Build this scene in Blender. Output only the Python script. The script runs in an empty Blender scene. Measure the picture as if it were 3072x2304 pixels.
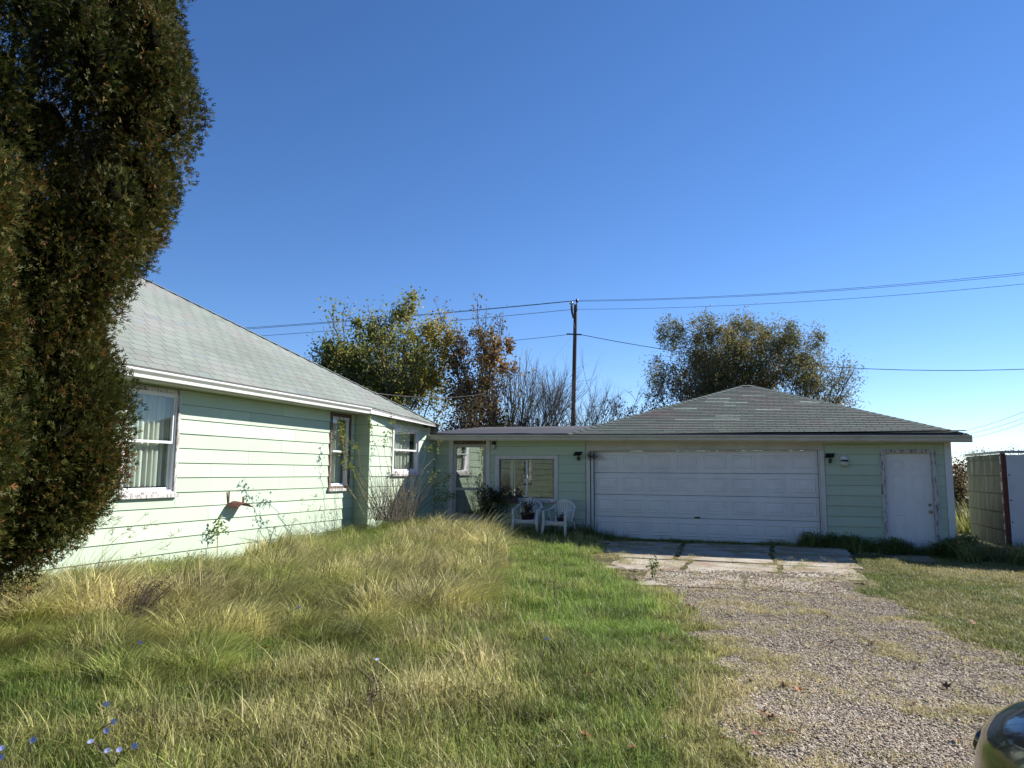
import bpy, math, random
import numpy as np
from mathutils import Vector, Matrix, noise as mnoise

SC = bpy.context.scene
COL = SC.collection
R = math.radians
rnd = random.Random(7)
rng = np.random.default_rng(7)

# ------------------------------------------------------------------ camera, sky, sun
EYE = 1.55
FPX = 2200.0            # focal length in pixels of a 3072 wide picture
PITCH = 6.83
ROLL = 0.35             # the picture leans a little clockwise
cam_d = bpy.data.cameras.new('camera'); cam = bpy.data.objects.new('camera', cam_d); COL.objects.link(cam)
cam_d.sensor_width = 36.0; cam_d.lens = FPX / 3072 * 36.0
cam_d.clip_start = 0.05; cam_d.clip_end = 3000
cam.location = (0, 0, EYE)
CR = Matrix.Rotation(R(90 + PITCH), 3, 'X') @ Matrix.Rotation(R(ROLL), 3, 'Z')
cam.rotation_euler = CR.to_euler()
SC.camera = cam

SUN_EL = 33.0
SUN_V = Vector((0.890 * math.cos(R(SUN_EL)), 0.456 * math.cos(R(SUN_EL)), math.sin(R(SUN_EL))))
world = bpy.data.worlds.new('World'); SC.world = world; world.use_nodes = True
wn = world.node_tree; bgn = wn.nodes['Background']
sky = wn.nodes.new('ShaderNodeTexSky'); sky.sky_type = 'NISHITA'; sky.sun_disc = False
sky.sun_elevation = R(SUN_EL); sky.sun_rotation = math.atan2(SUN_V.x, SUN_V.y)
sky.air_density = 0.8; sky.dust_density = 0.0; sky.ozone_density = 3.0; sky.altitude = 200
hs = wn.nodes.new('ShaderNodeHueSaturation'); hs.inputs['Saturation'].default_value = 1.16
wn.links.new(sky.outputs[0], hs.inputs['Color']); mxw = wn.nodes.new('ShaderNodeMix'); mxw.data_type = 'RGBA'; mxw.blend_type = 'MULTIPLY'; mxw.inputs[0].default_value = 1
mxw.inputs[7].default_value = (1.0, 1.0, 1.13, 1)
wn.links.new(hs.outputs[0], mxw.inputs[6]); wn.links.new(mxw.outputs[2], bgn.inputs[0])
bgn.inputs[1].default_value = 0.078
sl = bpy.data.lights.new('sun', 'SUN'); sl.energy = 5.0; sl.angle = R(0.53); sl.color = (1.0, 0.955, 0.88)
so = bpy.data.objects.new('sun', sl); COL.objects.link(so)
so.rotation_euler = (-SUN_V).to_track_quat('-Z', 'Y').to_euler(); so.location = (20, 12, 15)
SC.view_settings.view_transform = 'Standard'; SC.view_settings.look = 'None'
SC.view_settings.exposure = 0.92; SC.view_settings.gamma = 1.0; SC.view_settings.use_curve_mapping = False
try:
    SC.cycles.max_bounces = 8; SC.cycles.transparent_max_bounces = 12
    SC.cycles.diffuse_bounces = 3
except Exception: pass

# ------------------------------------------------------------------ measuring helpers
def ray(px, py):
    return (CR @ Vector(((px - 1536) / FPX, -(py - 1152) / FPX, -1.0))).normalized()
CAM = Vector((0, 0, EYE))
def at_y(px, py, y):
    d = ray(px, py); return CAM + d * (y / d.y)
def at_z(px, py, z=0.0):
    d = ray(px, py); return CAM + d * ((z - EYE) / d.z)
D2 = Vector((0.324, 0.946)).normalized()      # along the house wall, away
N2 = Vector((D2.y, -D2.x))                    # out of the house wall, to the right

class Frame:
    """a vertical plane: s runs along it, o out of it, z up"""
    def __init__(f, O, d, n):
        f.O = Vector((O[0], O[1])); f.d = Vector(d); f.n = Vector(n)
    def p(f, s, o, z):
        q = f.O + f.d * s + f.n * o; return Vector((q.x, q.y, z))
    def px(f, x, y, o=0.0):
        d = ray(x, y); O = f.O + f.n * o
        t = (O.x * f.n.x + O.y * f.n.y) / (d.x * f.n.x + d.y * f.n.y)
        q = CAM + d * t
        return ((Vector((q.x, q.y)) - f.O).dot(f.d), q.z)

FH = Frame((-4.65, 12.25), D2, N2)                       # house wall
sc, _ = FH.px(1060, 1400)                                # inner corner
BUMP = 0.37
FB = Frame(FH.O + N2 * BUMP, D2, N2)                     # wall that stands forward
FG = Frame((0, 18.2), N2, -D2)                           # breezeway and garage face
FR = Frame((FH.p(sc, 0, 0).x, FH.p(sc, 0, 0).y), N2, -D2) # return face at inner corner

# ------------------------------------------------------------------ mesh helpers
class MB:
    def __init__(s): s.v = []; s.f = []; s.c = []; s.col = None
    def quad(s, *p):
        i = len(s.v); s.v += [tuple(q) for q in p]; s.f.append(tuple(range(i, i + len(p)))); s._c(len(p))
        return s
    def _c(s, n):
        if s.col is not None: s.c += [s.col] * n
    def hexa(s, p):
        """p: 8 points, bottom 0-3 ccw, top 4-7"""
        i = len(s.v); s.v += [tuple(q) for q in p]; s._c(8)
        for q in ((3, 2, 1, 0), (4, 5, 6, 7), (0, 1, 5, 4), (1, 2, 6, 5), (2, 3, 7, 6), (3, 0, 4, 7)):
            s.f.append(tuple(i + k for k in q))
        return s
    def box(s, fr, s0, s1, o0, o1, z0, z1, ob=None):
        """ob: outer offset at the bottom edge when it differs"""
        b = o1 if ob is None else ob
        return s.hexa([fr.p(s0, o0, z0), fr.p(s1, o0, z0), fr.p(s1, b, z0), fr.p(s0, b, z0),
                       fr.p(s0, o0, z1), fr.p(s1, o0, z1), fr.p(s1, o1, z1), fr.p(s0, o1, z1)])
    def wbox(s, c, sz, rz=0.0):
        c = Vector(c); m = Matrix.Rotation(rz, 3, 'Z'); h = Vector(sz) / 2
        P = []
        for z in (-1, 1):
            for x, y in ((-1, -1), (1, -1), (1, 1), (-1, 1)):
                P.append(c + m @ Vector((x * h.x, y * h.y, z * h.z)))
        return s.hexa(P)
    def tube(s, path, rad, n=6, cap=True):
        path = [Vector(p) for p in path]
        if not hasattr(rad, '__len__'): rad = [rad] * len(path)
        i0 = len(s.v); L = len(path); up = None
        for k, p in enumerate(path):
            t = (path[min(k + 1, L - 1)] - path[max(k - 1, 0)])
            if t.length < 1e-9: t = Vector((0, 0, 1))
            t.normalize()
            if up is None: up = t.orthogonal().normalized()
            up = (up - t * up.dot(t))
            up = up.normalized() if up.length > 1e-6 else t.orthogonal().normalized()
            sd = t.cross(up)
            for a in range(n):
                an = 2 * math.pi * a / n
                s.v.append(tuple(p + (up * math.cos(an) + sd * math.sin(an)) * rad[k]))
        s._c(L * n)
        for k in range(L - 1):
            for a in range(n):
                b = (a + 1) % n
                s.f.append((i0 + k * n + a, i0 + k * n + b, i0 + (k + 1) * n + b, i0 + (k + 1) * n + a))
        if cap:
            s.f.append(tuple(i0 + a for a in reversed(range(n))))
            s.f.append(tuple(i0 + (L - 1) * n + a for a in range(n)))
        return s
    def lathe(s, prof, M, n=16):
        i0 = len(s.v)
        for r, z in prof:
            for a in range(n):
                an = 2 * math.pi * a / n
                s.v.append(tuple(M @ Vector((r * math.cos(an), r * math.sin(an), z))))
        s._c(len(prof) * n)
        for k in range(len(prof) - 1):
            for a in range(n):
                b = (a + 1) % n
                s.f.append((i0 + k * n + a, i0 + k * n + b, i0 + (k + 1) * n + b, i0 + (k + 1) * n + a))
        return s
    def build(s, name, mat, parent=None, smooth=False, kind=None, bevel=0):
        me = bpy.data.meshes.new(name)
        off = world_loc(parent) if parent is not None else Vector((0, 0, 0))
        me.from_pydata([(x - off.x, y - off.y, z - off.z) for x, y, z in s.v], [], s.f)
        if s.c and len(s.c) == len(s.v):
            ca = me.attributes.new('tint', 'FLOAT_COLOR', 'POINT')
            ca.data.foreach_set('color', np.array([(c[0], c[1], c[2], 1.0) for c in s.c], dtype=np.float32).ravel())
        me.update()
        if smooth: me.shade_smooth()
        return link(name, me, mat, parent, kind, bevel)

WL = {}
def world_loc(o):
    return WL.get(o.name, Vector((0, 0, 0)))
def link(name, me, mat, parent=None, kind=None, bevel=0, loc=None):
    o = bpy.data.objects.new(name, me); COL.objects.link(o)
    if mat is not None and not me.materials: me.materials.append(mat)
    if parent is not None: o.parent = parent
    WL[o.name] = world_loc(parent) if parent is not None else Vector((0, 0, 0))
    if loc is not None:
        o.location = Vector(loc) - (world_loc(parent) if parent is not None else Vector((0, 0, 0)))
        WL[o.name] = Vector(loc)
    if kind: o['kind'] = kind
    if bevel:
        b = o.modifiers.new('bevel', 'BEVEL'); b.width = bevel; b.segments = 2; b.limit_method = 'ANGLE'
    return o
def thing(name, label, cat, loc, group=None):
    o = bpy.data.objects.new(name, None); COL.objects.link(o); o.location = loc
    o.empty_display_size = 0.2
    WL[o.name] = Vector(loc)
    o['label'] = label; o['category'] = cat
    if group: o['group'] = group
    return o
def node(name, parent):
    """an Empty that gathers sub-parts of one part"""
    o = bpy.data.objects.new(name, None); COL.objects.link(o); o.parent = parent
    WL[o.name] = world_loc(parent); return o
def tag(o, label, cat, group=None):
    o['label'] = label; o['category'] = cat
    if group: o['group'] = group
    return o

def np_mesh(name, verts, faces_flat, nper, mat, parent=None, tint=None, kind=None, smooth=False):
    """big meshes straight from arrays; every face has nper corners"""
    me = bpy.data.meshes.new(name)
    verts = np.asarray(verts, dtype=np.float32)
    if parent is not None:
        w = world_loc(parent); verts = verts - np.array([w.x, w.y, w.z], dtype=np.float32)
    nf = len(faces_flat) // nper
    me.vertices.add(len(verts)); me.vertices.foreach_set('co', verts.ravel())
    me.loops.add(len(faces_flat)); me.loops.foreach_set('vertex_index', np.asarray(faces_flat, dtype=np.int32))
    me.polygons.add(nf)
    me.polygons.foreach_set('loop_start', np.arange(nf, dtype=np.int32) * nper)
    me.update(calc_edges=True)
    if tint is not None:
        ca = me.attributes.new('tint', 'FLOAT_COLOR', 'POINT')
        t4 = np.ones((len(verts), 4), dtype=np.float32); t4[:, :3] = tint
        ca.data.foreach_set('color', t4.ravel())
    if smooth: me.shade_smooth()
    return link(name, me, mat, parent, kind)

# ------------------------------------------------------------------ materials
class NT:
    def __init__(s, name):
        s.m = bpy.data.materials.new(name); s.m.use_nodes = True
        s.t = s.m.node_tree; s.b = s.t.nodes['Principled BSDF']; s.out = s.t.nodes['Material Output']
    def n(s, typ, **kw):
        k = s.t.nodes.new(typ)
        for a, v in kw.items():
            if a.startswith('_'): k.inputs[a[1:].replace('_', ' ')].default_value = v
            else: setattr(k, a, v)
        return k
    def l(s, a, b): s.t.links.new(a, b)
    def coord(s, kind='Object', scale=(1, 1, 1)):
        c = s.n('ShaderNodeTexCoord'); m = s.n('ShaderNodeMapping'); m.inputs['Scale'].default_value = scale
        s.l(c.outputs[kind], m.inputs[0]); return m.outputs[0]
    def noise(s, vec, scale, detail=4, rough=0.6):
        k = s.n('ShaderNodeTexNoise'); k.inputs['Scale'].default_value = scale
        k.inputs['Detail'].default_value = detail; k.inputs['Roughness'].default_value = rough
        s.l(vec, k.inputs['Vector']); return k.outputs[0]
    def ramp(s, fac, stops):
        k = s.n('ShaderNodeValToRGB'); e = k.color_ramp.elements
        while len(e) < len(stops): e.new(0.5)
        for i, (p, c) in enumerate(stops):
            e[i].position = p; e[i].color = (c[0], c[1], c[2], 1) if hasattr(c, '__len__') else (c, c, c, 1)
        s.l(fac, k.inputs[0]); return k.outputs[0]
    def mix(s, fac, a, b, typ='MIX'):
        k = s.n('ShaderNodeMix', data_type='RGBA', blend_type=typ)
        for sock, v in ((k.inputs[0], fac), (k.inputs[6], a), (k.inputs[7], b)):
            if hasattr(v, 'is_linked'): s.l(v, sock)
            elif hasattr(v, '__len__'): sock.default_value = (v[0], v[1], v[2], 1)
            else: sock.default_value = v
        return k.outputs[2]
    def bump(s, h, strength, dist):
        k = s.n('ShaderNodeBump'); k.inputs['Strength'].default_value = strength; k.inputs['Distance'].default_value = dist
        s.l(h, k.inputs['Height']); s.l(k.outputs[0], s.b.inputs['Normal'])
    def base(s, c):
        if hasattr(c, 'is_linked'): s.l(c, s.b.inputs['Base Color'])
        else: s.b.inputs['Base Color'].default_value = (c[0], c[1], c[2], 1)
    def math(s, op, a, b=0.0):
        k = s.n('ShaderNodeMath', operation=op)
        for sock, v in ((k.inputs[0], a), (k.inputs[1], b)):
            if hasattr(v, 'is_linked'): s.l(v, sock)
            else: sock.default_value = v
        return k.outputs[0]

def simple(name, col, rough=0.7, var=0.15, scale=6.0, bump=0.15, bdist=0.004, metal=0.0, dirt=None, dirt_amt=0.3, stretch=(1, 1, 1), spec=0.5):
    n = NT(name); v = n.coord('Object', stretch); a = n.noise(v, scale, 5)
    lo = [c * (1 - var) for c in col]; hi = [min(1, c * (1 + var)) for c in col]
    c = n.ramp(a, [(0.3, lo), (0.7, hi)])
    if dirt is not None:
        d = n.noise(v, scale * 0.45, 6, 0.7); m = n.ramp(d, [(0.45, 0), (0.75, dirt_amt)])
        c = n.mix(m, c, dirt)
    n.base(c); n.b.inputs['Roughness'].default_value = rough; n.b.inputs['Metallic'].default_value = metal
    n.b.inputs['Specular IOR Level'].default_value = spec
    if bump: n.bump(n.noise(v, scale * 8, 3), bump, bdist)
    return n.m

def peeling(name, paint, wood, amount, stretch=(6, 6, 1.2), scale=5.0, rough=0.75):
    """old paint flaking off grey wood; the flakes have their own relief"""
    n = NT(name); v = n.coord('Object', stretch); a = n.noise(v, scale, 8, 0.75)
    m = n.ramp(a, [(amount - 0.03, 1), (amount + 0.03, 0)])
    g = n.noise(n.coord('Object', (30, 30, 2)), 6.0, 4)
    w = n.ramp(g, [(0.3, [c * 0.55 for c in wood]), (0.7, [c * 1.3 for c in wood])])
    p = n.ramp(n.noise(v, 2.0, 3), [(0.3, [c * 0.86 for c in paint]), (0.7, paint)])
    n.base(n.mix(m, p, w)); n.b.inputs['Roughness'].default_value = rough
    inv = n.math('SUBTRACT', 1.0, m); n.bump(inv, 0.5, 0.003)
    return n.m

def siding_mat(name, col):
    n = NT(name); v = n.coord('Object')
    c = n.ramp(n.noise(v, 0.9, 5), [(0.3, [x * 0.93 for x in col]), (0.7, [min(1, x * 1.05) for x in col])])
    st = n.noise(n.coord('Object', (5, 5, 0.5)), 1.3, 6, 0.7)
    c = n.mix(n.ramp(st, [(0.5, 0), (0.75, 0.5)]), c, (0.45, 0.50, 0.38))
    sp = n.noise(v, 14.0, 5, 0.7)
    c = n.mix(n.ramp(sp, [(0.68, 0), (0.75, 0.5)]), c, (0.50, 0.47, 0.40))
    oi = n.n('ShaderNodeObjectInfo'); f = n.math('MULTIPLY_ADD', oi.outputs['Random'], 0.13)
    f.node.inputs[2].default_value = 0.91
    n.base(n.mix(1.0, c, f, 'MULTIPLY')); n.b.inputs['Roughness'].default_value = 0.62
    n.bump(n.noise(n.coord('Object', (1, 1, 1)), 3.5, 4), 0.25, 0.01)
    return n.m

def shingle_mat(name, cols, gr=90.0, rough=0.95):
    n = NT(name); oi = n.n('ShaderNodeObjectInfo'); at = n.n('ShaderNodeAttribute', attribute_name='tint')
    v = n.coord('Generated') if False else None
    geo = n.n('ShaderNodeNewGeometry')
    g = n.noise(geo.outputs['Position'], gr, 4, 0.8)
    c = n.ramp(n.noise(geo.outputs['Position'], 0.7, 5), [(0.32, cols[0]), (0.5, cols[1]), (0.68, cols[2])])
    c = n.mix(0.45, c, n.ramp(g, [(0.35, 0.25), (0.65, 1.0)]), 'MULTIPLY')
    c = n.mix(1.0, c, at.outputs['Color'], 'MULTIPLY')
    c = n.mix(1.0, c, oi.outputs['Color'], 'MULTIPLY')
    n.base(c); n.b.inputs['Roughness'].default_value = rough; n.b.inputs['Specular IOR Level'].default_value = 0.2
    n.bump(g, 0.4, 0.003)
    return n.m

def glass_mat(name, tint=(0.9, 0.95, 0.93), refl=0.05, wob=0.15):
    n = NT(name); n.t.nodes.remove(n.b)
    lw = n.n('ShaderNodeLayerWeight'); lw.inputs[0].default_value = 0.5
    fr = n.n('ShaderNodeMath', operation='POWER'); n.l(lw.outputs['Facing'], fr.inputs[0]); fr.inputs[1].default_value = 4.0
    gl = n.n('ShaderNodeBsdfGlossy'); gl.inputs['Roughness'].default_value = 0.015
    tr = n.n('ShaderNodeBsdfTransparent'); tr.inputs[0].default_value = (*tint, 1)
    bp = n.n('ShaderNodeBump'); bp.inputs['Strength'].default_value = wob; bp.inputs['Distance'].default_value = 0.01
    n.l(n.noise(n.coord('Object'), 1.6, 1), bp.inputs['Height']); n.l(bp.outputs[0], gl.inputs['Normal'])
    f = n.math('ADD', fr.outputs[0], refl); f.node.use_clamp = True
    mx = n.n('ShaderNodeMixShader'); n.l(f, mx.inputs[0]); n.l(tr.outputs[0], mx.inputs[1]); n.l(gl.outputs[0], mx.inputs[2])
    n.l(mx.outputs[0], n.out.inputs[0]); return n.m

def leaf_mat(name, a, b, c, transl=0.35, inst=False, rough=0.6, spec=0.3):
    """tint.r = position in the ramp a-b-c, tint.g = brightness"""
    n = NT(name)
    at = n.n('ShaderNodeAttribute', attribute_name='tint'); sp = n.n('ShaderNodeSeparateColor'); n.l(at.outputs['Color'], sp.inputs[0])
    f = sp.outputs[0]; br = sp.outputs[1]
    if inst:
        ia = n.n('ShaderNodeAttribute', attribute_name='patch', attribute_type='INSTANCER')
        f = n.math('ADD', n.math('MULTIPLY', f, 0.55), n.math('MULTIPLY', ia.outputs['Fac'], 0.8)); f = n.math('SUBTRACT', f, 0.18)
        ib = n.n('ShaderNodeAttribute', attribute_name='bright', attribute_type='INSTANCER')
        br = n.math('MULTIPLY', br, ib.outputs['Fac'])
    col = n.ramp(f, [(0.0, a), (0.5, b), (1.0, c)])
    col = n.mix(1.0, col, br, 'MULTIPLY')
    n.base(col); n.b.inputs['Roughness'].default_value = rough; n.b.inputs['Specular IOR Level'].default_value = spec
    if transl:
        t = n.n('ShaderNodeBsdfTranslucent'); n.l(col, t.inputs[0])
        mx = n.n('ShaderNodeMixShader'); mx.inputs[0].default_value = transl
        n.l(n.b.outputs[0], mx.inputs[1]); n.l(t.outputs[0], mx.inputs[2]); n.l(mx.outputs[0], n.out.inputs[0])
    return n.m

M = {}
M['siding'] = siding_mat('mint_siding', (0.46, 0.565, 0.425))
M['white'] = simple('white_metal', (0.70, 0.70, 0.68), 0.5, 0.06, 4, 0.05, dirt=(0.35, 0.33, 0.27), dirt_amt=0.25)
M['vinyl'] = simple('white_vinyl', (0.74, 0.75, 0.76), 0.4, 0.04, 5, 0.03, dirt=(0.5, 0.49, 0.45), dirt_amt=0.2)
M['cream'] = simple('cream_board', (0.56, 0.54, 0.47), 0.7, 0.10, 3, 0.1, dirt=(0.3, 0.28, 0.2), dirt_amt=0.4)
M['doorwhite'] = simple('door_white', (0.76, 0.76, 0.75), 0.45, 0.05, 2, 0.06, 0.003, dirt=(0.42, 0.42, 0.42), dirt_amt=0.3)
M['peel'] = peeling('peeling_white', (0.66, 0.65, 0.61), (0.26, 0.22, 0.18), 0.36)
M['peel2'] = peeling('bare_wood', (0.58, 0.57, 0.55), (0.20, 0.15, 0.13), 0.46)
M['wood'] = peeling('brown_wood', (0.40, 0.36, 0.32), (0.12, 0.075, 0.05), 0.6)
M['soffit'] = simple('soffit', (0.42, 0.46, 0.38), 0.8, 0.1, 3)
M['dark'] = simple('interior_dark', (0.12, 0.115, 0.10), 0.9, 0.2, 2, 0)
M['black'] = simple('black_plastic', (0.02, 0.02, 0.022), 0.4, 0.1, 5, 0)
M['membrane'] = simple('roof_membrane', (0.045, 0.043, 0.05), 0.75, 0.25, 3, 0.3, 0.02)
M['glass'] = glass_mat('window_glass')
M['mirrorglass'] = glass_mat('storm_glass', (0.8, 0.84, 0.8), 0.28, 0.5)
M['sh_house'] = shingle_mat('pale_shingle', [(0.25, 0.275, 0.245), (0.285, 0.32, 0.285), (0.315, 0.315, 0.30)])
M['sh_garage'] = shingle_mat('green_grey_shingle', [(0.175, 0.195, 0.165), (0.15, 0.185, 0.16), (0.185, 0.18, 0.165)])
M['bark'] = simple('bark', (0.10, 0.08, 0.065), 0.95, 0.35, 8, 0.8, 0.02, stretch=(1, 1, 0.2))
M['twig'] = simple('grey_twig', (0.13, 0.11, 0.085), 0.9, 0.3, 4, 0.2)
M['pole'] = simple('pole_wood', (0.075, 0.05, 0.04), 0.9, 0.3, 6, 0.4, 0.01, stretch=(1, 1, 0.1))
M['rust'] = simple('rusty_iron', (0.11, 0.035, 0.025), 0.85, 0.4, 20, 0.3)
M['underlay'] = simple('roof_underlay', (.09, .09, .085), .95, .1, 5, 0)

# curtain cloth
_n = NT('curtain_cloth'); _n.base((0.78, 0.75, 0.66)); _n.b.inputs['Roughness'].default_value = 0.9
_t = _n.n('ShaderNodeBsdfTranslucent'); _t.inputs[0].default_value = (0.55, 0.5, 0.42, 1)
_x = _n.n('ShaderNodeMixShader'); _x.inputs[0].default_value = 0.25
_n.l(_n.b.outputs[0], _x.inputs[1]); _n.l(_t.outputs[0], _x.inputs[2]); _n.l(_x.outputs[0], _n.out.inputs[0])
M['curtain'] = _n.m

# ------------------------------------------------------------------ ground
def smooth(a, b, x):
    t = min(1, max(0, (x - a) / (b - a))); return t * t * (3 - 2 * t)
def hgt(x, y):
    h = 0.24 * math.exp(-(((x + 1.9) / 2.4) ** 2 + ((y - 14.6) / 3.6) ** 2))
    h += 0.10 * math.exp(-(((x + 5.0) / 3.0) ** 2 + ((y - 9.0) / 4.0) ** 2))
    if x > 5.5 and 0 < y < 40: h -= .10 * smooth(5.5, 8.5, x) * smooth(9, 13, y) * (1 - smooth(30, 40, y))
    if 0 < y < 26 and abs(x) < 15:
        w = smooth(0, 2, y) * (1 - smooth(20, 26, y)) * (1 - smooth(11, 15, abs(x)))
        s = x * N2.x + (y - 18.2) * N2.y; o = -(x * D2.x + (y - 18.2) * D2.y)
        if s > 1.2 and -0.5 < o < 7.5: w *= 0.15
        elif x > 0.6 + (12 - y) * -0.02: w *= 0.5
        h += w * (0.06 * mnoise.noise(Vector((x * 0.55, y * 0.55, 0))) + 0.025 * mnoise.noise(Vector((x * 1.8, y * 1.8, 3))))
    return h
def axis(lo, hi, d, far):
    a = list(np.arange(lo, hi + 1e-6, d)); st = d; x = hi
    while x < far: st *= 1.5; x += st; a.append(x)
    st = d; x = lo; b = []
    while x > -far: st *= 1.5; x -= st; b.append(x)
    return b[::-1] + a
gx = axis(-13, 15, 0.2, 1500); gy = axis(-1, 24, 0.2, 1500)
V = [(x, y, hgt(x, y)) for y in gy for x in gx]
nx = len(gx); F = []
for j in range(len(gy) - 1):
    for i in range(nx - 1):
        a = j * nx + i; F += [a, a + 1, a + nx + 1, a + nx]
n = NT('soil_and_thatch'); pos = n.n('ShaderNodeNewGeometry').outputs['Position']
c1 = n.ramp(n.noise(pos, 1.2, 6, 0.7), [(0.3, (0.085, 0.075, 0.035)), (0.5, (0.13, 0.115, 0.06)), (0.7, (0.075, 0.085, 0.03))])
c2 = n.ramp(n.noise(pos, 60, 4, 0.8), [(0.3, 0.4), (0.7, 1.3)])
n.base(n.mix(1.0, c1, c2, 'MULTIPLY')); n.b.inputs['Roughness'].default_value = 1; n.b.inputs['Specular IOR Level'].default_value = 0.1
n.bump(n.noise(pos, 30, 5, 0.8), 0.8, 0.03); M['soil'] = n.m
ground = np_mesh('ground', V, F, 4, M['soil'], kind='structure', smooth=True)

def gpoly(pts): return [(at_z(x, y, 0.0).x, at_z(x, y, 0.0).y) for x, y in pts]
def inside(x, y, P):
    c = False; j = len(P) - 1
    for i in range(len(P)):
        xi, yi = P[i]; xj, yj = P[j]
        if (yi > y) != (yj > y) and x < (xj - xi) * (y - yi) / (yj - yi) + xi: c = not c
        j = i
    return c
def wob(x, y, a, f, k=0):
    return (x + a * mnoise.noise(Vector((x * f, y * f, 5 + k))), y + a * mnoise.noise(Vector((x * f, y * f, 9 + k))))
GRAV = gpoly([(1840, 1700), (1985, 1750), (2090, 1840), (2140, 1930), (2190, 2060), (2230, 2180), (2270, 2304)]) + \
       [(1.1, 1.0), (0.9, -6.0), (4.6, -6.0), (4.7, 3.0)] + gpoly([(3300, 2090), (3072, 2000), (2880, 1930), (2720, 1840), (2610, 1770), (2560, 1730)])
def grav_in(x, y, a=0.45):
    u, v = wob(x, y, a, 1.6); u, v = wob(u, v, 0.15, 6, 2); return inside(u, v, GRAV)
st = 0.07; V = []; F = []; idx = {}
def gv(i, j):
    if (i, j) not in idx:
        x, y = i * st, j * st; idx[(i, j)] = len(V)
        V.append((x, y, hgt(x, y) + 0.012 + 0.006 * mnoise.noise(Vector((x * 7, y * 7, 1)))))
    return idx[(i, j)]
for j in range(-40, 200):
    for i in range(8, 90):
        if grav_in((i + .5) * st, (j + .5) * st):
            F += [gv(i, j), gv(i + 1, j), gv(i + 1, j + 1), gv(i, j + 1)]
n = NT('worn_gravel'); pos = n.n('ShaderNodeNewGeometry').outputs['Position']
c1 = n.ramp(n.noise(pos, 0.9, 6, 0.7), [(0.3, (0.32, 0.25, 0.16)), (0.5, (0.42, 0.36, 0.27)), (0.7, (0.35, 0.27, 0.17))])
vo = n.n('ShaderNodeTexVoronoi', voronoi_dimensions='3D'); vo.inputs['Scale'].default_value = 55; n.l(pos, vo.inputs['Vector'])
c2 = n.ramp(vo.outputs['Distance'], [(0.0, 1.35), (0.35, 0.8), (0.6, 0.35)])
n.base(n.mix(1.0, c1, c2, 'MULTIPLY')); n.b.inputs['Roughness'].default_value = 1; n.b.inputs['Specular IOR Level'].default_value = 0.15
n.bump(n.math('SUBTRACT', 1.0, vo.outputs['Distance']), 0.9, 0.02); M['gravel'] = n.m
drive = np_mesh('gravel_driveway', V, F, 4, M['gravel'], kind='structure', smooth=True)

# concrete pad in front of the garage: cracked slabs, each a part of it
n = NT('old_concrete'); pos = n.n('ShaderNodeNewGeometry').outputs['Position']
c1 = n.ramp(n.noise(pos, 1.1, 7, 0.75), [(0.34, (0.20, 0.155, 0.10)), (0.47, (0.36, 0.31, 0.235)), (0.62, (0.50, 0.45, 0.37))])
c2 = n.ramp(n.noise(pos, 45, 4, 0.8), [(0.3, 0.65), (0.65, 1.1)])
c3 = n.ramp(n.noise(pos, 2.6, 5, 0.7), [(0.5, 0), (0.62, 0.7)])
n.base(n.mix(c3, n.mix(1.0, c1, c2, 'MULTIPLY'), (0.26, 0.15, 0.085))); n.b.inputs['Roughness'].default_value = 0.95
n.bump(n.noise(pos, 60, 5, 0.8), 0.5, 0.006); M['concrete'] = n.m
pad = thing('concrete_pad', 'cracked pale concrete pad in front of the wide white garage door', 'pavement', FG.p(5.2, 3.6, 0))
del pad['category']; del pad['label']; pad['kind'] = 'structure'
orow = [0.06, 1.9, 3.75, 5.5, 7.2]; scol = [1.9, 4.2, 6.0, 7.45]
SLABS = [(1.9, 4.2, .06, 1.9), (4.2, 6.0, .06, 1.9), (6.0, 7.5, .06, 1.9), (7.5, 9.0, .06, 1.5), (2.7, 4.3, 1.9, 3.75), (4.3, 6.0, 1.9, 3.75), (6.0, 7.4, 1.9, 3.75),
         (3.2, 4.6, 3.75, 5.3), (4.6, 6.1, 3.75, 5.4), (6.1, 7.3, 3.75, 5.3), (4.1, 5.6, 5.4, 6.9), (5.6, 6.9, 5.35, 6.8)]
for a0_, a1_, b0_, b1_ in SLABS:
    b = MB(); g = 0.03; j4 = lambda: rnd.uniform(-0.02, 0.06)
    ring_ = []; K = 7
    c4 = [(a0_ + g + j4(), b1_ - g - j4()), (a1_ - g - j4(), b1_ - g - j4()), (a1_ - g - j4(), b0_ + g + abs(j4()) * .6), (a0_ + g + j4(), b0_ + g + abs(j4()) * .6)]
    for k in range(4):
        (x0, y0), (x1, y1) = c4[k], c4[(k + 1) % 4]
        for q in range(K): t = q / K; ring_.append((x0 + (x1 - x0) * t + (rnd.uniform(-.035, .035) if q else 0), y0 + (y1 - y0) * t + (rnd.uniform(-.03, .03) if q else 0)))
    zt = 0.018 + rnd.uniform(-0.006, 0.008) - (.085 if a0_ > 7.4 else 0); n_ = len(ring_)
    b.v = [tuple(FG.p(s, o, zt)) for s, o in ring_] + [tuple(FG.p(s, o, -.08)) for s, o in ring_]
    b.f = [tuple(range(n_)), tuple(range(2 * n_ - 1, n_ - 1, -1))] + [(k, n_ + k, n_ + (k + 1) % n_, (k + 1) % n_) for k in range(n_)]
    b.build('concrete_slab', M['concrete'], pad)

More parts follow.
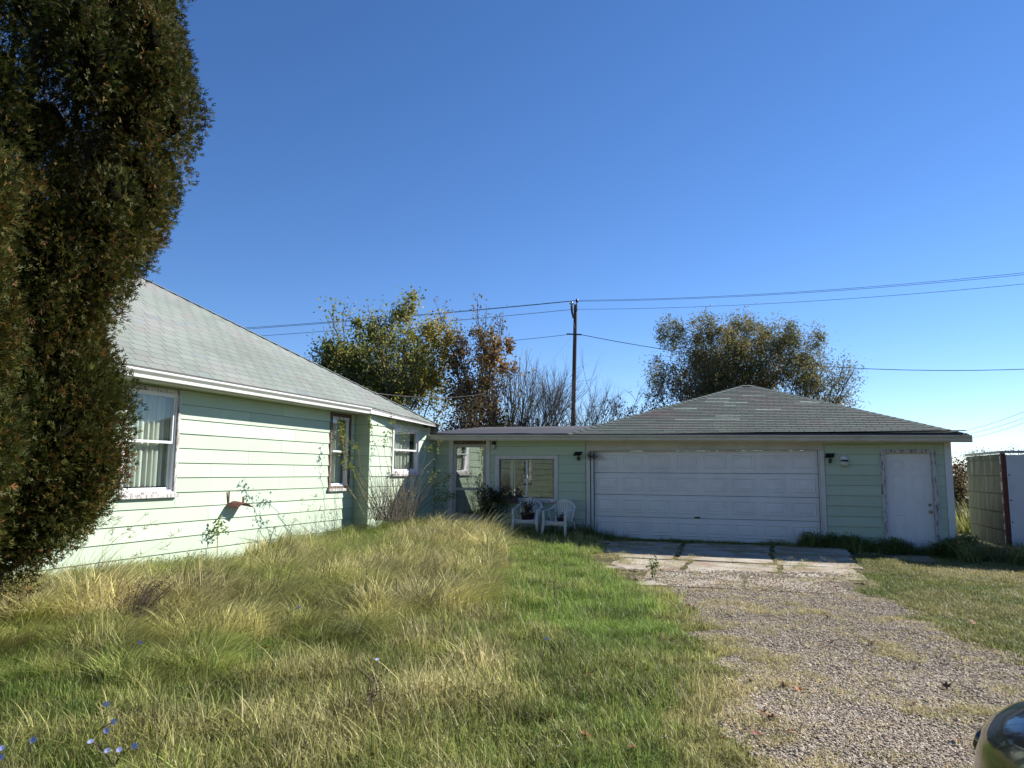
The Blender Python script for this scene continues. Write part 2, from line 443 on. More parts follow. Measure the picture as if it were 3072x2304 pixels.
# ------------------------------------------------------------------ building helpers
def rsub(rects, h):
    out = []
    for a0, a1, b0, b1 in rects:
        x0, x1, y0, y1 = max(a0, h[0]), min(a1, h[1]), max(b0, h[2]), min(b1, h[3])
        if x0 >= x1 or y0 >= y1: out.append((a0, a1, b0, b1)); continue
        if a0 < x0: out.append((a0, x0, b0, b1))
        if x1 < a1: out.append((x1, a1, b0, b1))
        if b0 < y0: out.append((x0, x1, b0, y0))
        if y1 < b1: out.append((x0, x1, y1, b1))
    return out
def boards(parent, fr, s0, s1, levels, ztop, holes, mat, joints=()):
    """levels: heights of the lower board edges, low to high; ztop: f(s) or a number"""
    zt = ztop if callable(ztop) else (lambda s: ztop)
    for k, zb in enumerate(levels):
        zu = levels[k + 1] if k + 1 < len(levels) else 99
        top = max(zt(s0), zt(s1))
        if zb >= top - 0.01: continue
        rs = [(s0, s1, zb, min(zu, top))]
        for h in holes: rs = rsub(rs, h)
        for a0, a1, b0, b1 in rs:
            cuts = [a0] + [j for j in joints if a0 + .4 < j + (k % 3) * 0.9 - .9 < a1 - .4] + [a1]
            cuts = [cuts[0]] + [c + (k % 3) * 0.9 - .9 for c in cuts[1:-1]] + [cuts[-1]]
            for c0, c1 in zip(cuts[:-1], cuts[1:]):
                if c1 - c0 < 0.01 or b1 - b0 < 0.01: continue
                w = 0.024 if abs(b0 - zb) < 1e-6 else 0.010
                t0, t1 = min(b1, zt(c0)), min(b1, zt(c1))
                if t0 - b0 < 0.005 and t1 - b0 < 0.005: continue
                m = MB(); wv = rnd.uniform(-.002, .002)
                t0 = max(t0, b0 + .002); t1 = max(t1, b0 + .002)
                m.hexa([fr.p(c0 + .0025, 0, b0 + .005), fr.p(c1 - .0025, 0, b0 + .005), fr.p(c1 - .0025, w + wv, b0 + .005), fr.p(c0 + .0025, w + wv, b0 + .005),
                        fr.p(c0 + .0025, 0, t0), fr.p(c1 - .0025, 0, t1), fr.p(c1 - .0025, .006, t1), fr.p(c0 + .0025, .006, t0)])
                m.build('siding_board', mat, parent)
def backing(m, fr, s0, s1, z0, z1, holes):
    rs = [(s0, s1, z0, z1)]
    for h in holes: rs = rsub(rs, h)
    for a0, a1, b0, b1 in rs: m.box(fr, a0, a1, -0.10, -0.003, b0, b1)
def ring(m, fr, s0, s1, z0, z1, w, o0, o1, wb=None, wt=None):
    wb = w if wb is None else wb; wt = w if wt is None else wt
    m.box(fr, s0, s0 + w, o0, o1, z0, z1); m.box(fr, s1 - w, s1, o0, o1, z0, z1)
    if wb: m.box(fr, s0 + w, s1 - w, o0, o1 - .002, z0, z0 + wb)
    if wt: m.box(fr, s0 + w, s1 - w, o0, o1 - .002, z1 - wt, z1)
def curtain(fr, s0, s1, z0, z1, o, waves, parent, top=None, amp=0.025):
    V = []; F = []; N = 70
    for k in range(N + 1):
        s = s0 + (s1 - s0) * k / N; ph = k / N * waves * 2 * math.pi
        for zz, am in ((z0, 1.0), ((z0 + z1) / 2, .85), (z1, .7)):
            V.append(tuple(fr.p(s + .006 * math.sin(ph * 2.3), o + am * amp * (math.sin(ph) + .4 * math.sin(ph * 1.7 + 1)), zz)))
    for k in range(N):
        for q in range(2): F += [k * 3 + q, (k + 1) * 3 + q, (k + 1) * 3 + q + 1, k * 3 + q + 1]
    return np_mesh('curtain', V, F, 4, M['curtain'], parent, smooth=True)
def sash(fr, s0, s1, z0, z1, o0, o1, w, parent, label=None, mat='vinyl', glass='glass'):
    m = MB(); ring(m, fr, s0, s1, z0, z1, w, o0, o1); m.build('sash', M[mat], parent)
    g = MB(); om = (o0 + o1) / 2; g.box(fr, s0 + w - .003, s1 - w + .003, om - .003, om + .003, z0 + w - .003, z1 - w + .003)
    g.build('pane', M[glass], parent)
def window(parent, fr, s0, s1, z0, z1, cas, cmat, depth=0.05, sill='peel2', curt=None, trim_extra=None):
    m = MB(); ring(m, fr, s0, s1, z0, z1, cas, -0.09, 0.034)
    w = m.build('window', M[cmat], parent, bevel=.003)
    a0, a1, b0, b1 = s0 + cas, s1 - cas, z0 + cas, z1 - cas
    l = MB(); ring(l, fr, a0, a1, b0, b1, 0.022, -0.085, 0.012); l.build('storm_frame', M['vinyl'], w)
    a0 += .022; a1 -= .022; b0 += .022; b1 -= .022; mid = b0 + (b1 - b0) * 0.5
    sash(fr, a0, a1, mid - .02, b1, -0.035, -0.005, 0.035, w)
    sash(fr, a0, a1, b0, mid + .02, -0.072, -0.038, 0.035, w)
    sl = MB(); sl.box(fr, s0 - .02, s1 + .02, 0.026, 0.07, z0 - .035, z0 + .02); sl.build('sill', M[sill], w, bevel=.004)
    if curt: curtain(fr, a0 + (a1 - a0) * curt[0], a0 + (a1 - a0) * curt[1], b0 + .05, b1, -0.14, curt[2], w)
    return w

# ------------------------------------------------------------------ HOUSE
house = thing('house', 'pale mint green clapboard house with a light grey shingled hip roof, left', 'house', FH.p(-2, -3, 0))
SEND = -7.0
g0 = FG; cs = None
# where the forward wall meets the garage plane
dd = (Vector((0, 18.2)) - FB.O).dot(D2); S_FAR = dd
zl = FH.px(700, 1192.0)[1]; zb = FH.px(700, 1674.0)[1]
step = (zl - zb) / 12.0
LV = [zb + step * k for k in range(13)]
HZ = [LV[0]] + LV[1:]
s_w1 = [FH.px(363, 1320)[0], FH.px(533, 1320)[0]]; z_w1 = [FH.px(450, 1487)[1], FH.px(530, 1172)[1]]
s_w2 = [FH.px(986, 1350)[0], FH.px(1048, 1350)[0]]; z_w2 = [FH.px(1015, 1468)[1], FH.px(1040, 1244)[1]]
s_w3 = [FB.px(1174, 1350)[0], FB.px(1256, 1350)[0]]; z_w3 = [FB.px(1215, 1424)[1], FB.px(1215, 1277)[1]]
print('house', sc, S_FAR, zl, zb, step, s_w1, z_w1, s_w2, z_w2, s_w3, z_w3)
h1 = (s_w1[0], s_w1[1], z_w1[0], z_w1[1]); h2 = (s_w2[0], s_w2[1], z_w2[0], z_w2[1]); h3 = (s_w3[0], s_w3[1], z_w3[0], z_w3[1])
h0 = (-6.3, -5.2, z_w1[0], z_w1[1])
# roof plane: through the two ends of the eave, pitch from the hip
OE = 0.46
e1 = FH.px(389, 1095, OE); e2 = FH.px(1112, 1222, OE)
eslope = (e2[1] - e1[1]) / (e2[0] - e1[0])
def eave_z(s): return e1[1] + eslope * (s - e1[0])
PITCHR = 0.62
def roof_pt(s, o): return FH.p(s, o, eave_z(s) + PITCHR * (OE - o))
RA, RB, RC = roof_pt(0, 0), roof_pt(1, 0), roof_pt(0, -1)
rn = (RB - RA).cross(RC - RA).normalized()
if rn.z < 0: rn = -rn
def ray_roof(px, py):
    d = ray(px, py); t = (RA - CAM).dot(rn) / d.dot(rn); q = CAM + d * t
    v = Vector((q.x, q.y)) - FH.O; return (v.dot(FH.d), v.dot(FH.n))
rc = ray_roof(1321, 1277); rd = ray_roof(385, 812)
print('roof', e1, e2, eslope, 'C', rc, 'D', rd)
ZW = eave_z(0) - 0.10      # wall top
inner = lambda h, c=.06: (h[0] + c, h[1] - c, h[2] + c, h[3] - c)
m = MB()
backing(m, FH, SEND, sc - .1, -0.3, ZW, [inner(h1), inner(h2), inner(h0)])
backing(m, FB, sc + .0, S_FAR, -0.3, ZW, [inner(h3)])
bw = 9.6
FBk = Frame(FH.O - N2 * bw, D2, -N2); backing(m, FBk, SEND, S_FAR, -0.3, ZW, [])
Fn = Frame(FH.p(SEND, 0, 0).xy, -N2, -D2); backing(m, Fn, 0.0, bw, -.3, ZW, [])
Ff = Frame(FH.p(S_FAR, 0, 0).xy, -N2, D2); backing(m, Ff, 0.0, bw, -.3, ZW, [])
wall = m.build('wall', M['dark'], house)
ret_o = BUMP
boards(wall, FH, SEND, sc, LV, ZW, [h1, h2, h0], M['siding'], joints=(-3.2, 0.4, 2.6))
btop0 = FB.px(1125, 1228)[1]; btop1 = FB.px(1289, 1278)[1]
sB0, sB1 = sc, S_FAR
def bump_top(s): return btop0 + (btop1 - btop0) * (s - sB0) / (sB1 - sB0)
boards(wall, FB, sc - .0, S_FAR - .01, LV, bump_top, [h3], M['siding'])
boards(wall, FR, 0.028, BUMP, LV, ZW, [], M['siding'])
mm = MB(); mm.box(FR, 0.0, BUMP - .003, -0.1, -0.004, -.3, ZW); mm.build('corner_stud', M['dark'], wall)
mm = MB(); mm.box(FR, .006, .026, 0.002, 0.022, zb, ZW); mm.build('corner_trim', M['siding'], wall)
mm = MB(); mm.box(FB, sc - .022, sc - .002, 0.0, 0.024, zb, bump_top(sc)); mm.build('corner_trim', M['siding'], wall)
# foundation strip
mm = MB(); mm.box(FH, SEND, sc - .02, -0.08, -0.02 + .012, -.3, zb - .002); mm.box(FB, sc, S_FAR, -.08, -.008, -.3, zb - .002)
mm.build('foundation', simple('dark_foundation', (0.07, 0.065, 0.055), .9, .3, 4, .4), house)
# ceiling and floor inside
mm = MB(); mm.quad(*[FH.p(s, o, ZW - .02) for s, o in ((SEND, -.1), (S_FAR, -.1), (S_FAR, -bw), (SEND, -bw))]); mm.build('ceiling', M['dark'], house)
w1 = window(house, FH, *s_w1, *z_w1, 0.055, 'peel2', curt=(0.1, 1.1, 9))
w0 = window(house, FH, h0[0], h0[1], h0[2], h0[3], 0.055, 'peel2', curt=(0.0, 1, 9))
w2 = window(house, FH, *s_w2, *z_w2, 0.07, 'wood', curt=(0.3, 1.3, 5))
w3 = window(house, FB, *s_w3, *z_w3, 0.075, 'peel', curt=(0.1, 0.9, 6))
# gutter with rolled lip, fascia, soffit
def gutter(fr, s0, s1, z0, z1, o, mat, parent, label=None, hh=0.115, w=0.11):
    """K shaped: z0 and z1 are the heights of the top edge at both ends"""
    prof = [(0, -hh), (w * .55, -hh), (w * .62, -hh * .62), (w * .95, -hh * .28), (w, -hh * .2), (w, 0), (w - .012, 0), (w - .012, -.012), (w * .9, -hh * .25), (w * .52, -hh * .6), (w * .5, -hh + .006), (.004, -hh + .006), (.004, 0), (0, 0)]
    m = MB(); n = len(prof)
    for s, z in ((s0, z0), (s1, z1)):
        for a, b in prof: m.v.append(tuple(fr.p(s, o + a, z + b)))
    for k in range(n):
        j = (k + 1) % n; m.f.append((k, j, n + j, n + k))
    for e, s, z in ((0, s0, z0), (1, s1, z1)):
        i = len(m.v); cap = prof[:6] + [(0, 0)]
        for a, b in cap: m.v.append(tuple(fr.p(s + (.002 if e == 0 else -.002), o + a, z + b)))
        m.f.append(tuple(range(i, i + 7)))
    return m.build('gutter', M[mat], parent)
gt0, gt1 = eave_z(SEND) - .02, eave_z(e2[0]) - .02
gutter(FH, SEND, e2[0], gt0, gt1, OE - .075, 'white', house)
mm = MB(); mm.hexa([FH.p(SEND, OE - .10, gt0 - .14), FH.p(e2[0], OE - .10, gt1 - .14), FH.p(e2[0], OE - .078, gt1 - .14), FH.p(SEND, OE - .078, gt0 - .14),
                   FH.p(SEND, OE - .10, gt0 - .0), FH.p(e2[0], OE - .10, gt1 - .0), FH.p(e2[0], OE - .078, gt1 - .0), FH.p(SEND, OE - .078, gt0 - .0)])
mm.build('fascia', M['cream'], house)
mm = MB(); mm.quad(FH.p(SEND, 0.0, gt0 - .12), FH.p(e2[0], 0.0, gt1 - .12), FH.p(e2[0], OE - .1, gt1 - .12), FH.p(SEND, OE - .1, gt0 - .12)).quad(
    FH.p(SEND, 0.0, gt0 - .10), FH.p(e2[0], 0.0, gt1 - .10), FH.p(e2[0], OE - .1, gt1 - .10), FH.p(SEND, OE - .1, gt0 - .10))
mm.build('soffit', M['soffit'], house)
# frieze closing wall top to roof on the forward wall
mm = MB(); a = roof_pt(sc, BUMP + .06); bq = roof_pt(rc[0] - .1, rc[1])
# ---- roof surfaces
def clip_poly(P, Q):
    """Sutherland-Hodgman: P clipped by convex ccw polygon Q"""
    for i in range(len(Q)):
        a, b = Q[i], Q[(i + 1) % len(Q)]; out = []
        sd = lambda p: (b[0] - a[0]) * (p[1] - a[1]) - (b[1] - a[1]) * (p[0] - a[0])
        for k in range(len(P)):
            p, q = P[k], P[(k + 1) % len(P)]; dp, dq = sd(p), sd(q)
            if dp >= 0: out.append(p)
            if (dp >= 0) != (dq >= 0):
                t = dp / (dp - dq); out.append((p[0] + (q[0] - p[0]) * t, p[1] + (q[1] - p[1]) * t))
        P = out
        if len(P) < 3: return []
    return P
HV = 0.87
def area(P): return sum(P[i][0] * P[(i + 1) % len(P)][1] - P[(i + 1) % len(P)][0] * P[i][1] for i in range(len(P))) / 2
def shingles(parent, poly3, subs, mat, expo, width, nmax, tfun, slant=0.0, thick=0.007, rowjit=0.0, seed=1, pieces=True, HV=.87):
    """poly3: corners of a roof face, first edge = eave (left to right seen from outside); pieces follow courses"""
    r = random.Random(seed)
    O = Vector(poly3[0]); U = (Vector(poly3[1]) - O).normalized()
    W = U.cross(Vector(poly3[2]) - O).normalized()
    if W.z < 0: W = -W
    Vv = W.cross(U).normalized()
    if (Vector(poly3[2]) - O).dot(Vv) < 0: Vv = -Vv
    P2 = [((Vector(p) - O).dot(U), (Vector(p) - O).dot(Vv)) for p in poly3]
    QS = []
    for sp in (subs or [poly3]):
        Q = [((Vector(p) - O).dot(U), (Vector(p) - O).dot(Vv)) for p in sp]
        QS.append(Q[::-1] if area(Q) < 0 else Q)
    umin, umax = min(p[0] for p in P2), max(p[0] for p in P2); vmax = max(p[1] for p in P2)
    full = []; rest = []
    vmin = min(p[1] for p in P2); j = 0; v = -expo * math.ceil(-vmin / expo - 1e-6)
    while v < vmax:
        off = (j % 2) * width * .5 + r.uniform(-rowjit, rowjit) * width
        i = 0; u = umin - width + off
        while u < umax:
            g = 0.0045; sl = slant * width * (1 if j % 2 else .6)
            q = [(u + g, v), (u + width - g, v), (u + width - g - sl, v + expo * HV), (u + g - sl, v + expo * HV)]
            t = None
            for Q in QS:
                c = clip_poly(q, Q)
                if not c or abs(area(c)) < 1e-5: continue
                if t is None: t = tfun(r, u + width / 2, v + expo / 2, j)
                (full if len(c) == 4 and abs(area(c) - area(q)) < 1e-6 else rest).append((u, v, c, t, j, sl))
            u += width; i += 1
        v += expo; j += 1
    def pt(a, b, v0, lift):
        h = lift + thick * 1.6 * (1 - (b - v0) / (expo * HV))
        return O + U * a + Vv * b + W * h
    def geo(mb, u, v0, c, t):
        mb.col = t; k = len(c); i = len(mb.v)
        for a, b in c: mb.v.append(tuple(pt(a, b, v0, .002)))
        for a, b in c: mb.v.append(tuple(pt(a, b, v0, .002 - thick)))
        mb._c(2 * k); mb.f.append(tuple(range(i, i + k)))
        for a in range(k): b = (a + 1) % k; mb.f.append((i + b, i + a, i + k + a, i + k + b))
    full.sort(key=lambda e: ((O + U * e[0] + Vv * e[1]) - CAM).length)
    if pieces:
        meshes = {}
        for (u, v0, c, t, j, sl) in full[:nmax]:
            key = round(sl, 4)
            if key not in meshes:
                g = 0.0045; me = bpy.data.meshes.new('shingle'); q = [(g, 0), (width - g, 0), (width - g - sl, expo * HV), (g - sl, expo * HV)]
                vs = [tuple(U * a + Vv * b + W * (.002 + thick * 1.6 * (1 - b / (expo * HV)) - dz)) for dz in (0, thick) for a, b in q]
                me.from_pydata(vs, [], [(0, 1, 2, 3), (1, 0, 4, 5), (2, 1, 5, 6), (3, 2, 6, 7), (0, 3, 7, 4)])
                ca = me.attributes.new('tint', 'FLOAT_COLOR', 'POINT'); ca.data.foreach_set('color', np.ones(32, dtype=np.float32))
                me.materials.append(mat); meshes[key] = me
            o = link('shingle', meshes[key], mat, parent, loc=O + U * u + Vv * v0); o.color = (*t, 1)
        rest += full[nmax:]
    else: rest += full
    mb = MB()
    for (u, v0, c, t, j, sl) in rest: geo(mb, u, v0, c, t)
    if mb.v:
        mb.build('shingle_courses', mat, parent, kind='stuff')
    print('shingles', len(full), len(rest))
    return O, U, Vv, W
def caps(parent, a, b, mat, n, w, col=(1, 1, 1), droop=.25, seed=3):
    a, b = Vector(a), Vector(b); d = (b - a).normalized(); L = (b - a).length
    sd = d.cross(Vector((0, 0, 1))).normalized(); up = sd.cross(d).normalized(); r = random.Random(seed)
    for k in range(n):
        p = a + (b - a) * (k / n); q = a + (b - a) * ((k + 1.12) / n); t = 0.006
        lo = [p - sd * w - up * (w * droop - .012), p + up * .018, p + sd * w - up * (w * droop - .012)]
        hi = [q - sd * w - up * (w * droop - .004), q + up * .008, q + sd * w - up * (w * droop - .004)]
        m = MB(); k2 = r.uniform(.85, 1.1); m.col = tuple(c * k2 for c in col)
        i = 0
        m.v = [tuple(x) for x in lo + hi] + [tuple(x - up * t) for x in lo + hi]; m._c(12)
        m.f = [(0, 1, 4, 3), (1, 2, 5, 4), (0, 6, 7, 1), (1, 7, 8, 2), (0, 3, 9, 6), (2, 8, 11, 5)]
        m.build('hip_cap', mat, parent)
C3, D3 = roof_pt(*rc), roof_pt(*rd)
E0, E2 = roof_pt(SEND - .3, OE), roof_pt(e2[0], OE)
D0 = roof_pt(SEND - .3 + (OE - rd[1]) , rd[1])
C4 = FH.p(rc[0] + .1, -bw - .4, C3.z + .05); E4 = FH.p(SEND - .3, -bw - .4, E0.z)
def thin(parent, name, P, mat, t=0.05):
    m = MB(); k = len(P); P = [Vector(p) for p in P]; m.v = [tuple(p - Vector((0, 0, .008))) for p in P] + [tuple(p - Vector((0, 0, t))) for p in P]
    m.f = [tuple(range(k)), tuple(range(2 * k - 1, k - 1, -1))] + [(a, k + a, k + (a + 1) % k, (a + 1) % k) for a in range(k)]
    return m.build(name, mat, parent)
roof = thin(house, 'roof', [E0, E2, C3, D3, D0], M['underlay'])
thin(roof, 'roof_slope', [C3, C4, D3], M['sh_house']); thin(roof, 'roof_slope', [C4, E4, D0, D3], M['sh_house']); thin(roof, 'roof_slope', [E4, E0, D0], M['sh_house'])
def th(r, u, v, j):
    k = r.uniform(.93, 1.05) * (0.93 + .14 * mnoise.noise(Vector((u * .5, v * .5, 2)))); t = (k, k, k)
    q = r.random()
    if q < .10: t = (k * 1.0, k * .93, k * .96)
    elif q < .16: t = (k * .92, k * .95, k * 1.02)
    return t
shingles(roof, [E0, E2, C3, D3, D0], [[E0, E2, D3, D0], [E2, C3, D3]], M['sh_house'], 0.205, 0.31, 290, th, slant=.04, thick=.005, rowjit=.12, HV=.84)
caps(roof, C3, D3, M['sh_house'], 30, .13)
# rake edge of the forward part
mm = MB(); a, b = E2, C3
mm.hexa([a + Vector((-.02, 0, -.13)), b + Vector((-.02, 0, -.05)), b + Vector((.0, 0, -.05)), a + Vector((.0, 0, -.13)), a + Vector((-.02, 0, -.012)), b + Vector((-.02, 0, -.012)), b + Vector((.0, 0, -.012)), a + Vector((.0, 0, -.012))])
mm.build('rake_board', M['white'], house)
mm = MB(); P = [FB.p(sc, -.0, bump_top(sc) - .01), FB.p(S_FAR, 0, bump_top(S_FAR) - .01), C3 - Vector((0, 0, .05)), E2 - Vector((0, 0, .12))]
mm.quad(*P); mm.quad(*[p - Vector((0, 0, .01)) for p in P][::-1]); mm.build('soffit', M['soffit'], house)

# ------------------------------------------------------------------ GARAGE and BREEZEWAY
def gp(x, y, o=0.0): return FG.px(x, y, o)
OG = .42
gl0, gl1 = gp(1292, 1304, OG + .03), gp(2885, 1305, OG + .03)
gsl = (gl1[1] - gl0[1]) / (gl1[0] - gl0[0])
def gz(s): return gl0[1] + gsl * (s - gl0[0])
SL = (Vector((FB.p(S_FAR, 0, 0).x, FB.p(S_FAR, 0, 0).y)) - FG.O).dot(FG.d)   # left end of the face
S_M = gp(1757, 1450)[0]          # garage begins, left of the wide door
S_R = gp(2856, 1480)[0]          # right corner
GL = [gp(2558, y)[1] for y in (1364.3, 1395.3, 1426, 1456.7, 1487.4, 1518, 1549, 1580.7, 1612)]
gstep = (GL[0] - GL[8]) / 8.0; g0z = GL[8]
GLV = [g0z + gstep * k for k in range(-2, 10)]
ZT = gp(2558, 1331)[1]; ZT0 = gp(1500, 1331)[1]
print('garage', SL, S_M, S_R, GLV, ZT, ZT0)
def gtop(s): return gz(s) - .121
def gtop_old(s): return ZT0 + (ZT - ZT0) * (s - gp(1500, 1331)[0]) / (gp(2558, 1331)[0] - gp(1500, 1331)[0])
garage = thing('garage', 'mint green two car garage with a wide white door and patched shingle roof', 'garage', FG.p(5, -3, 0))
breeze = thing('breezeway', 'low green breezeway with a flat black roof joining house and garage', 'breezeway', FG.p(0, -2, 0))
# openings
d0, d1 = gp(1781, 1450)[0], gp(2457, 1450)[0]; dz1 = gp(2120, 1352)[1]
v0, v1 = gp(2643, 1450)[0], gp(2812, 1450)[0]; vz1 = gp(2730, 1349)[1]
p0, p1 = gp(1347, 1450)[0], gp(1470, 1450)[0]
q0, q1 = gp(1486, 1434)[0], gp(1675, 1434)[0]; qz0, qz1 = gp(1580, 1503)[1], gp(1580, 1366)[1]
hd = (d0 - .17, d1 + .13, -.4, gtop(d0) + .02)
hv = (v0, v1, -.4, vz1); hp = (p0, p1, -.4, 4); hq = (q0, q1, qz0, qz1)
Fgr = Frame(FG.p(S_R, 0, 0).xy, D2, N2); Fgl = Frame(FG.p(S_M, 0, 0).xy, D2, -N2); GD = 8.2
Fgb = Frame(FG.p(0, -GD, 0).xy, N2, D2)
m = MB(); zt_ = gtop(S_R)
backing(m, FG, S_M, S_R, -.3, gtop(S_R) - .002, [(d0, d1, -.4, dz1), (v0 + .05, v1 - .05, -.4, vz1 - .04)])
backing(m, Fgr, 0.0, GD, -.3, gtop(S_R) - .002, []); backing(m, Fgl, 0.1, GD, -.3, gtop(S_R) - .002, []); backing(m, Fgb, S_M, S_R, -.3, gtop(S_R) - .002, [])
gwall = m.build('wall', M['dark'], garage)
boards(gwall, FG, S_M, S_R - .10, GLV, gtop, [hd, hv], M['siding'])
boards(gwall, Fgr, .1, GD, GLV, gtop(S_R), [], M['siding'])
m = MB()
bh = Frame(FG.p(0, -4.0, 0).xy, N2, D2)
backing(m, FG, SL + .01, S_M - .003, -.3, gtop(0) - .002, [(p0 + .1, p1 - .1, -.4, gtop(0) - .06), (q0 + .08, q1 - .08, qz0 + .08, qz1 - .08)])
bwall = m.build('wall', M['dark'], breeze); m = MB()
backing(m, bh, SL + .01, S_M - .003, -.3, 2.6, [(1.9, 2.9, 1.2, 2.2)])
m.build('rear_wall', M['dark'], breeze)
boards(bwall, FG, SL + .03, S_M - .004, GLV, gtop, [hp, hq], M['siding'])
# corner trim right, post left of the door
m = MB(); m.box(FG, S_R - .098, S_R + .03, .0, .034, GLV[0], gtop(S_R)); m.build('corner_trim', M['white'], garage)
m = MB(); m.box(Fgr, 0.0, .098, .0, .032, GLV[0], gtop(S_R)); m.build('corner_trim', M['white'], garage)
# header board
m = MB(); m.hexa([FG.p(d0 - .165, 0, dz1 + .02), FG.p(d1 + .125, 0, dz1 + .02), FG.p(d1 + .125, .03, dz1 + .02), FG.p(d0 - .165, .03, dz1 + .02), FG.p(d0 - .165, 0, gtop(d0)), FG.p(d1 + .125, 0, gtop(d1)), FG.p(d1 + .125, .03, gtop(d1)), FG.p(d0 - .165, .03, gtop(d0))])
m.build('header_board', M['cream'], garage, bevel=.004)
m = MB(); m.box(FG, d0 - .165, d1 + .125, .0, .05, dz1, dz1 + .018); m.build('drip_edge', M['cream'], garage)
m = MB(); m.box(FG, d0 - .165, d0 - .08, 0, .04, -.05, dz1 - .002); m.box(FG, d0 - .055, d0 + .0, -.05, .03, -.05, dz1 - .002); m.build('door_jamb', M['peel'], garage, bevel=.004)
m = MB(); m.box(FG, d1 + .03, d1 + .125, 0, .04, -.05, dz1 - .002); m.box(FG, d1, d1 + .028, -.06, .02, -.05, dz1 - .002); m.build('door_jamb', M['peel'], garage, bevel=.004)
# sectional door
gdoor = node('garage_door', garage)
zb0 = 0.02; hh = (dz1 - zb0) / 4
for j in range(4):
    m = MB(); m.box(FG, d0 + .004, d1 - .004, -.115, -.06, zb0 + j * hh + .004, zb0 + (j + 1) * hh - .004); m.build('door_section', M['doorwhite'], gdoor, bevel=.006)
    cw = (d1 - d0) / 8
    for i in range(8):
        a, b = d0 + cw * i + cw * .11, d0 + cw * (i + 1) - cw * .11
        z0_, z1_ = zb0 + hh * j + hh * .2, zb0 + hh * (j + 1) - hh * .2
        m = MB(); q = .035; e = .022
        # raised frame moulding, recessed slope and raised field in one stamped panel
        def rect(i_, o_): return [FG.p(a + i_, o_, z0_ + i_), FG.p(b - i_, o_, z0_ + i_), FG.p(b - i_, o_, z1_ - i_), FG.p(a + i_, o_, z1_ - i_)]
        rs = [rect(0, -.061), rect(.010, -.048), rect(.022, -.048), rect(.034, -.0595), rect(.050, -.0595), rect(.075, -.050)]
        for r_ in rs: m.v += [tuple(x) for x in r_]
        for k in range(5):
            for c in range(4):
                d = (c + 1) % 4; m.f.append((k * 4 + c, k * 4 + d, k * 4 + 4 + d, k * 4 + 4 + c))
        m.f.append((20, 21, 22, 23)); m.build('door_panel', M['doorwhite'], gdoor)
m = MB(); m.wbox(FG.p((d0 + d1) / 2 - .1, -.045, .55), (.12, .03, .03), math.atan2(N2.y, N2.x)); m.build('lift_handle', M['black'], gdoor)
# service door
sd = MB(); ring(sd, FG, v0, v1, -.15, vz1, .085, -.09, .045, wb=0, wt=.07); sdo = sd.build('door_frame', M['peel2'], garage, bevel=.004)
sd = MB(); ring(sd, FG, v0 - .022, v1 + .022, -.15, vz1 + .02, .02, 0, .03, wb=0); sd.build('door_casing_edge', M['siding'], garage)
a0, a1 = v0 + .087, v1 - .087; az0, az1 = -.065, vz1 - .072
sdoor = MB().box(FG, a0, a1, -.085, -.045, az0, az1).build('entry_door', M['doorwhite'], garage, bevel=.003)
W_, H_ = a1 - a0, az1 - az0
for (u0, u1, w0_, w1_) in [(.16, .42, .84, .93), (.58, .84, .84, .93), (.16, .42, .50, .78), (.58, .84, .50, .78), (.16, .42, .10, .38), (.58, .84, .10, .38)]:
    m = MB()
    def rect(i_, o_): return [FG.p(a0 + W_ * u0 + i_, o_, az0 + H_ * w0_ + i_), FG.p(a0 + W_ * u1 - i_, o_, az0 + H_ * w0_ + i_), FG.p(a0 + W_ * u1 - i_, o_, az0 + H_ * w1_ - i_), FG.p(a0 + W_ * u0 + i_, o_, az0 + H_ * w1_ - i_)]
    for r_ in [rect(0, -.046), rect(.007, -.036), rect(.016, -.036), rect(.024, -.0445), rect(.036, -.0445), rect(.05, -.038)]: m.v += [tuple(x) for x in r_]
    for k in range(5):
        for c in range(4): m.f.append((k * 4 + c, k * 4 + (c + 1) % 4, k * 4 + 4 + (c + 1) % 4, k * 4 + 4 + c))
    m.f.append((20, 21, 22, 23)); m.build('door_panel', M['doorwhite'], sdoor)
brass = simple('aged_brass', (.35, .30, .20), .35, .2, 10, 0, metal=.9)
Mrot = Matrix(((N2.x, 0, -D2.x), (N2.y, 0, -D2.y), (0, 1, 0)))   # local z -> out of the wall
def onwall(fr, s, z, o=0.0):
    q = fr.p(s, o, z); return Matrix.Translation(q) @ Mrot.to_4x4()
kz = gp(2792, 1536)[1]; ks = a1 - .065
MB().lathe([(.0, .0), (.032, .0), (.032, .008), (.012, .012), (.012, .035), (.03, .045), (.033, .06), (.024, .075), (0, .078)], onwall(FG, ks, kz, -.045), 14).build('door_knob', brass, sdoor, True)
MB().lathe([(.0, .0), (.03, .0), (.03, .012), (.02, .022), (0, .024)], onwall(FG, ks, gp(2792, 1515)[1], -.045), 14).build('deadbolt', brass, sdoor, True)
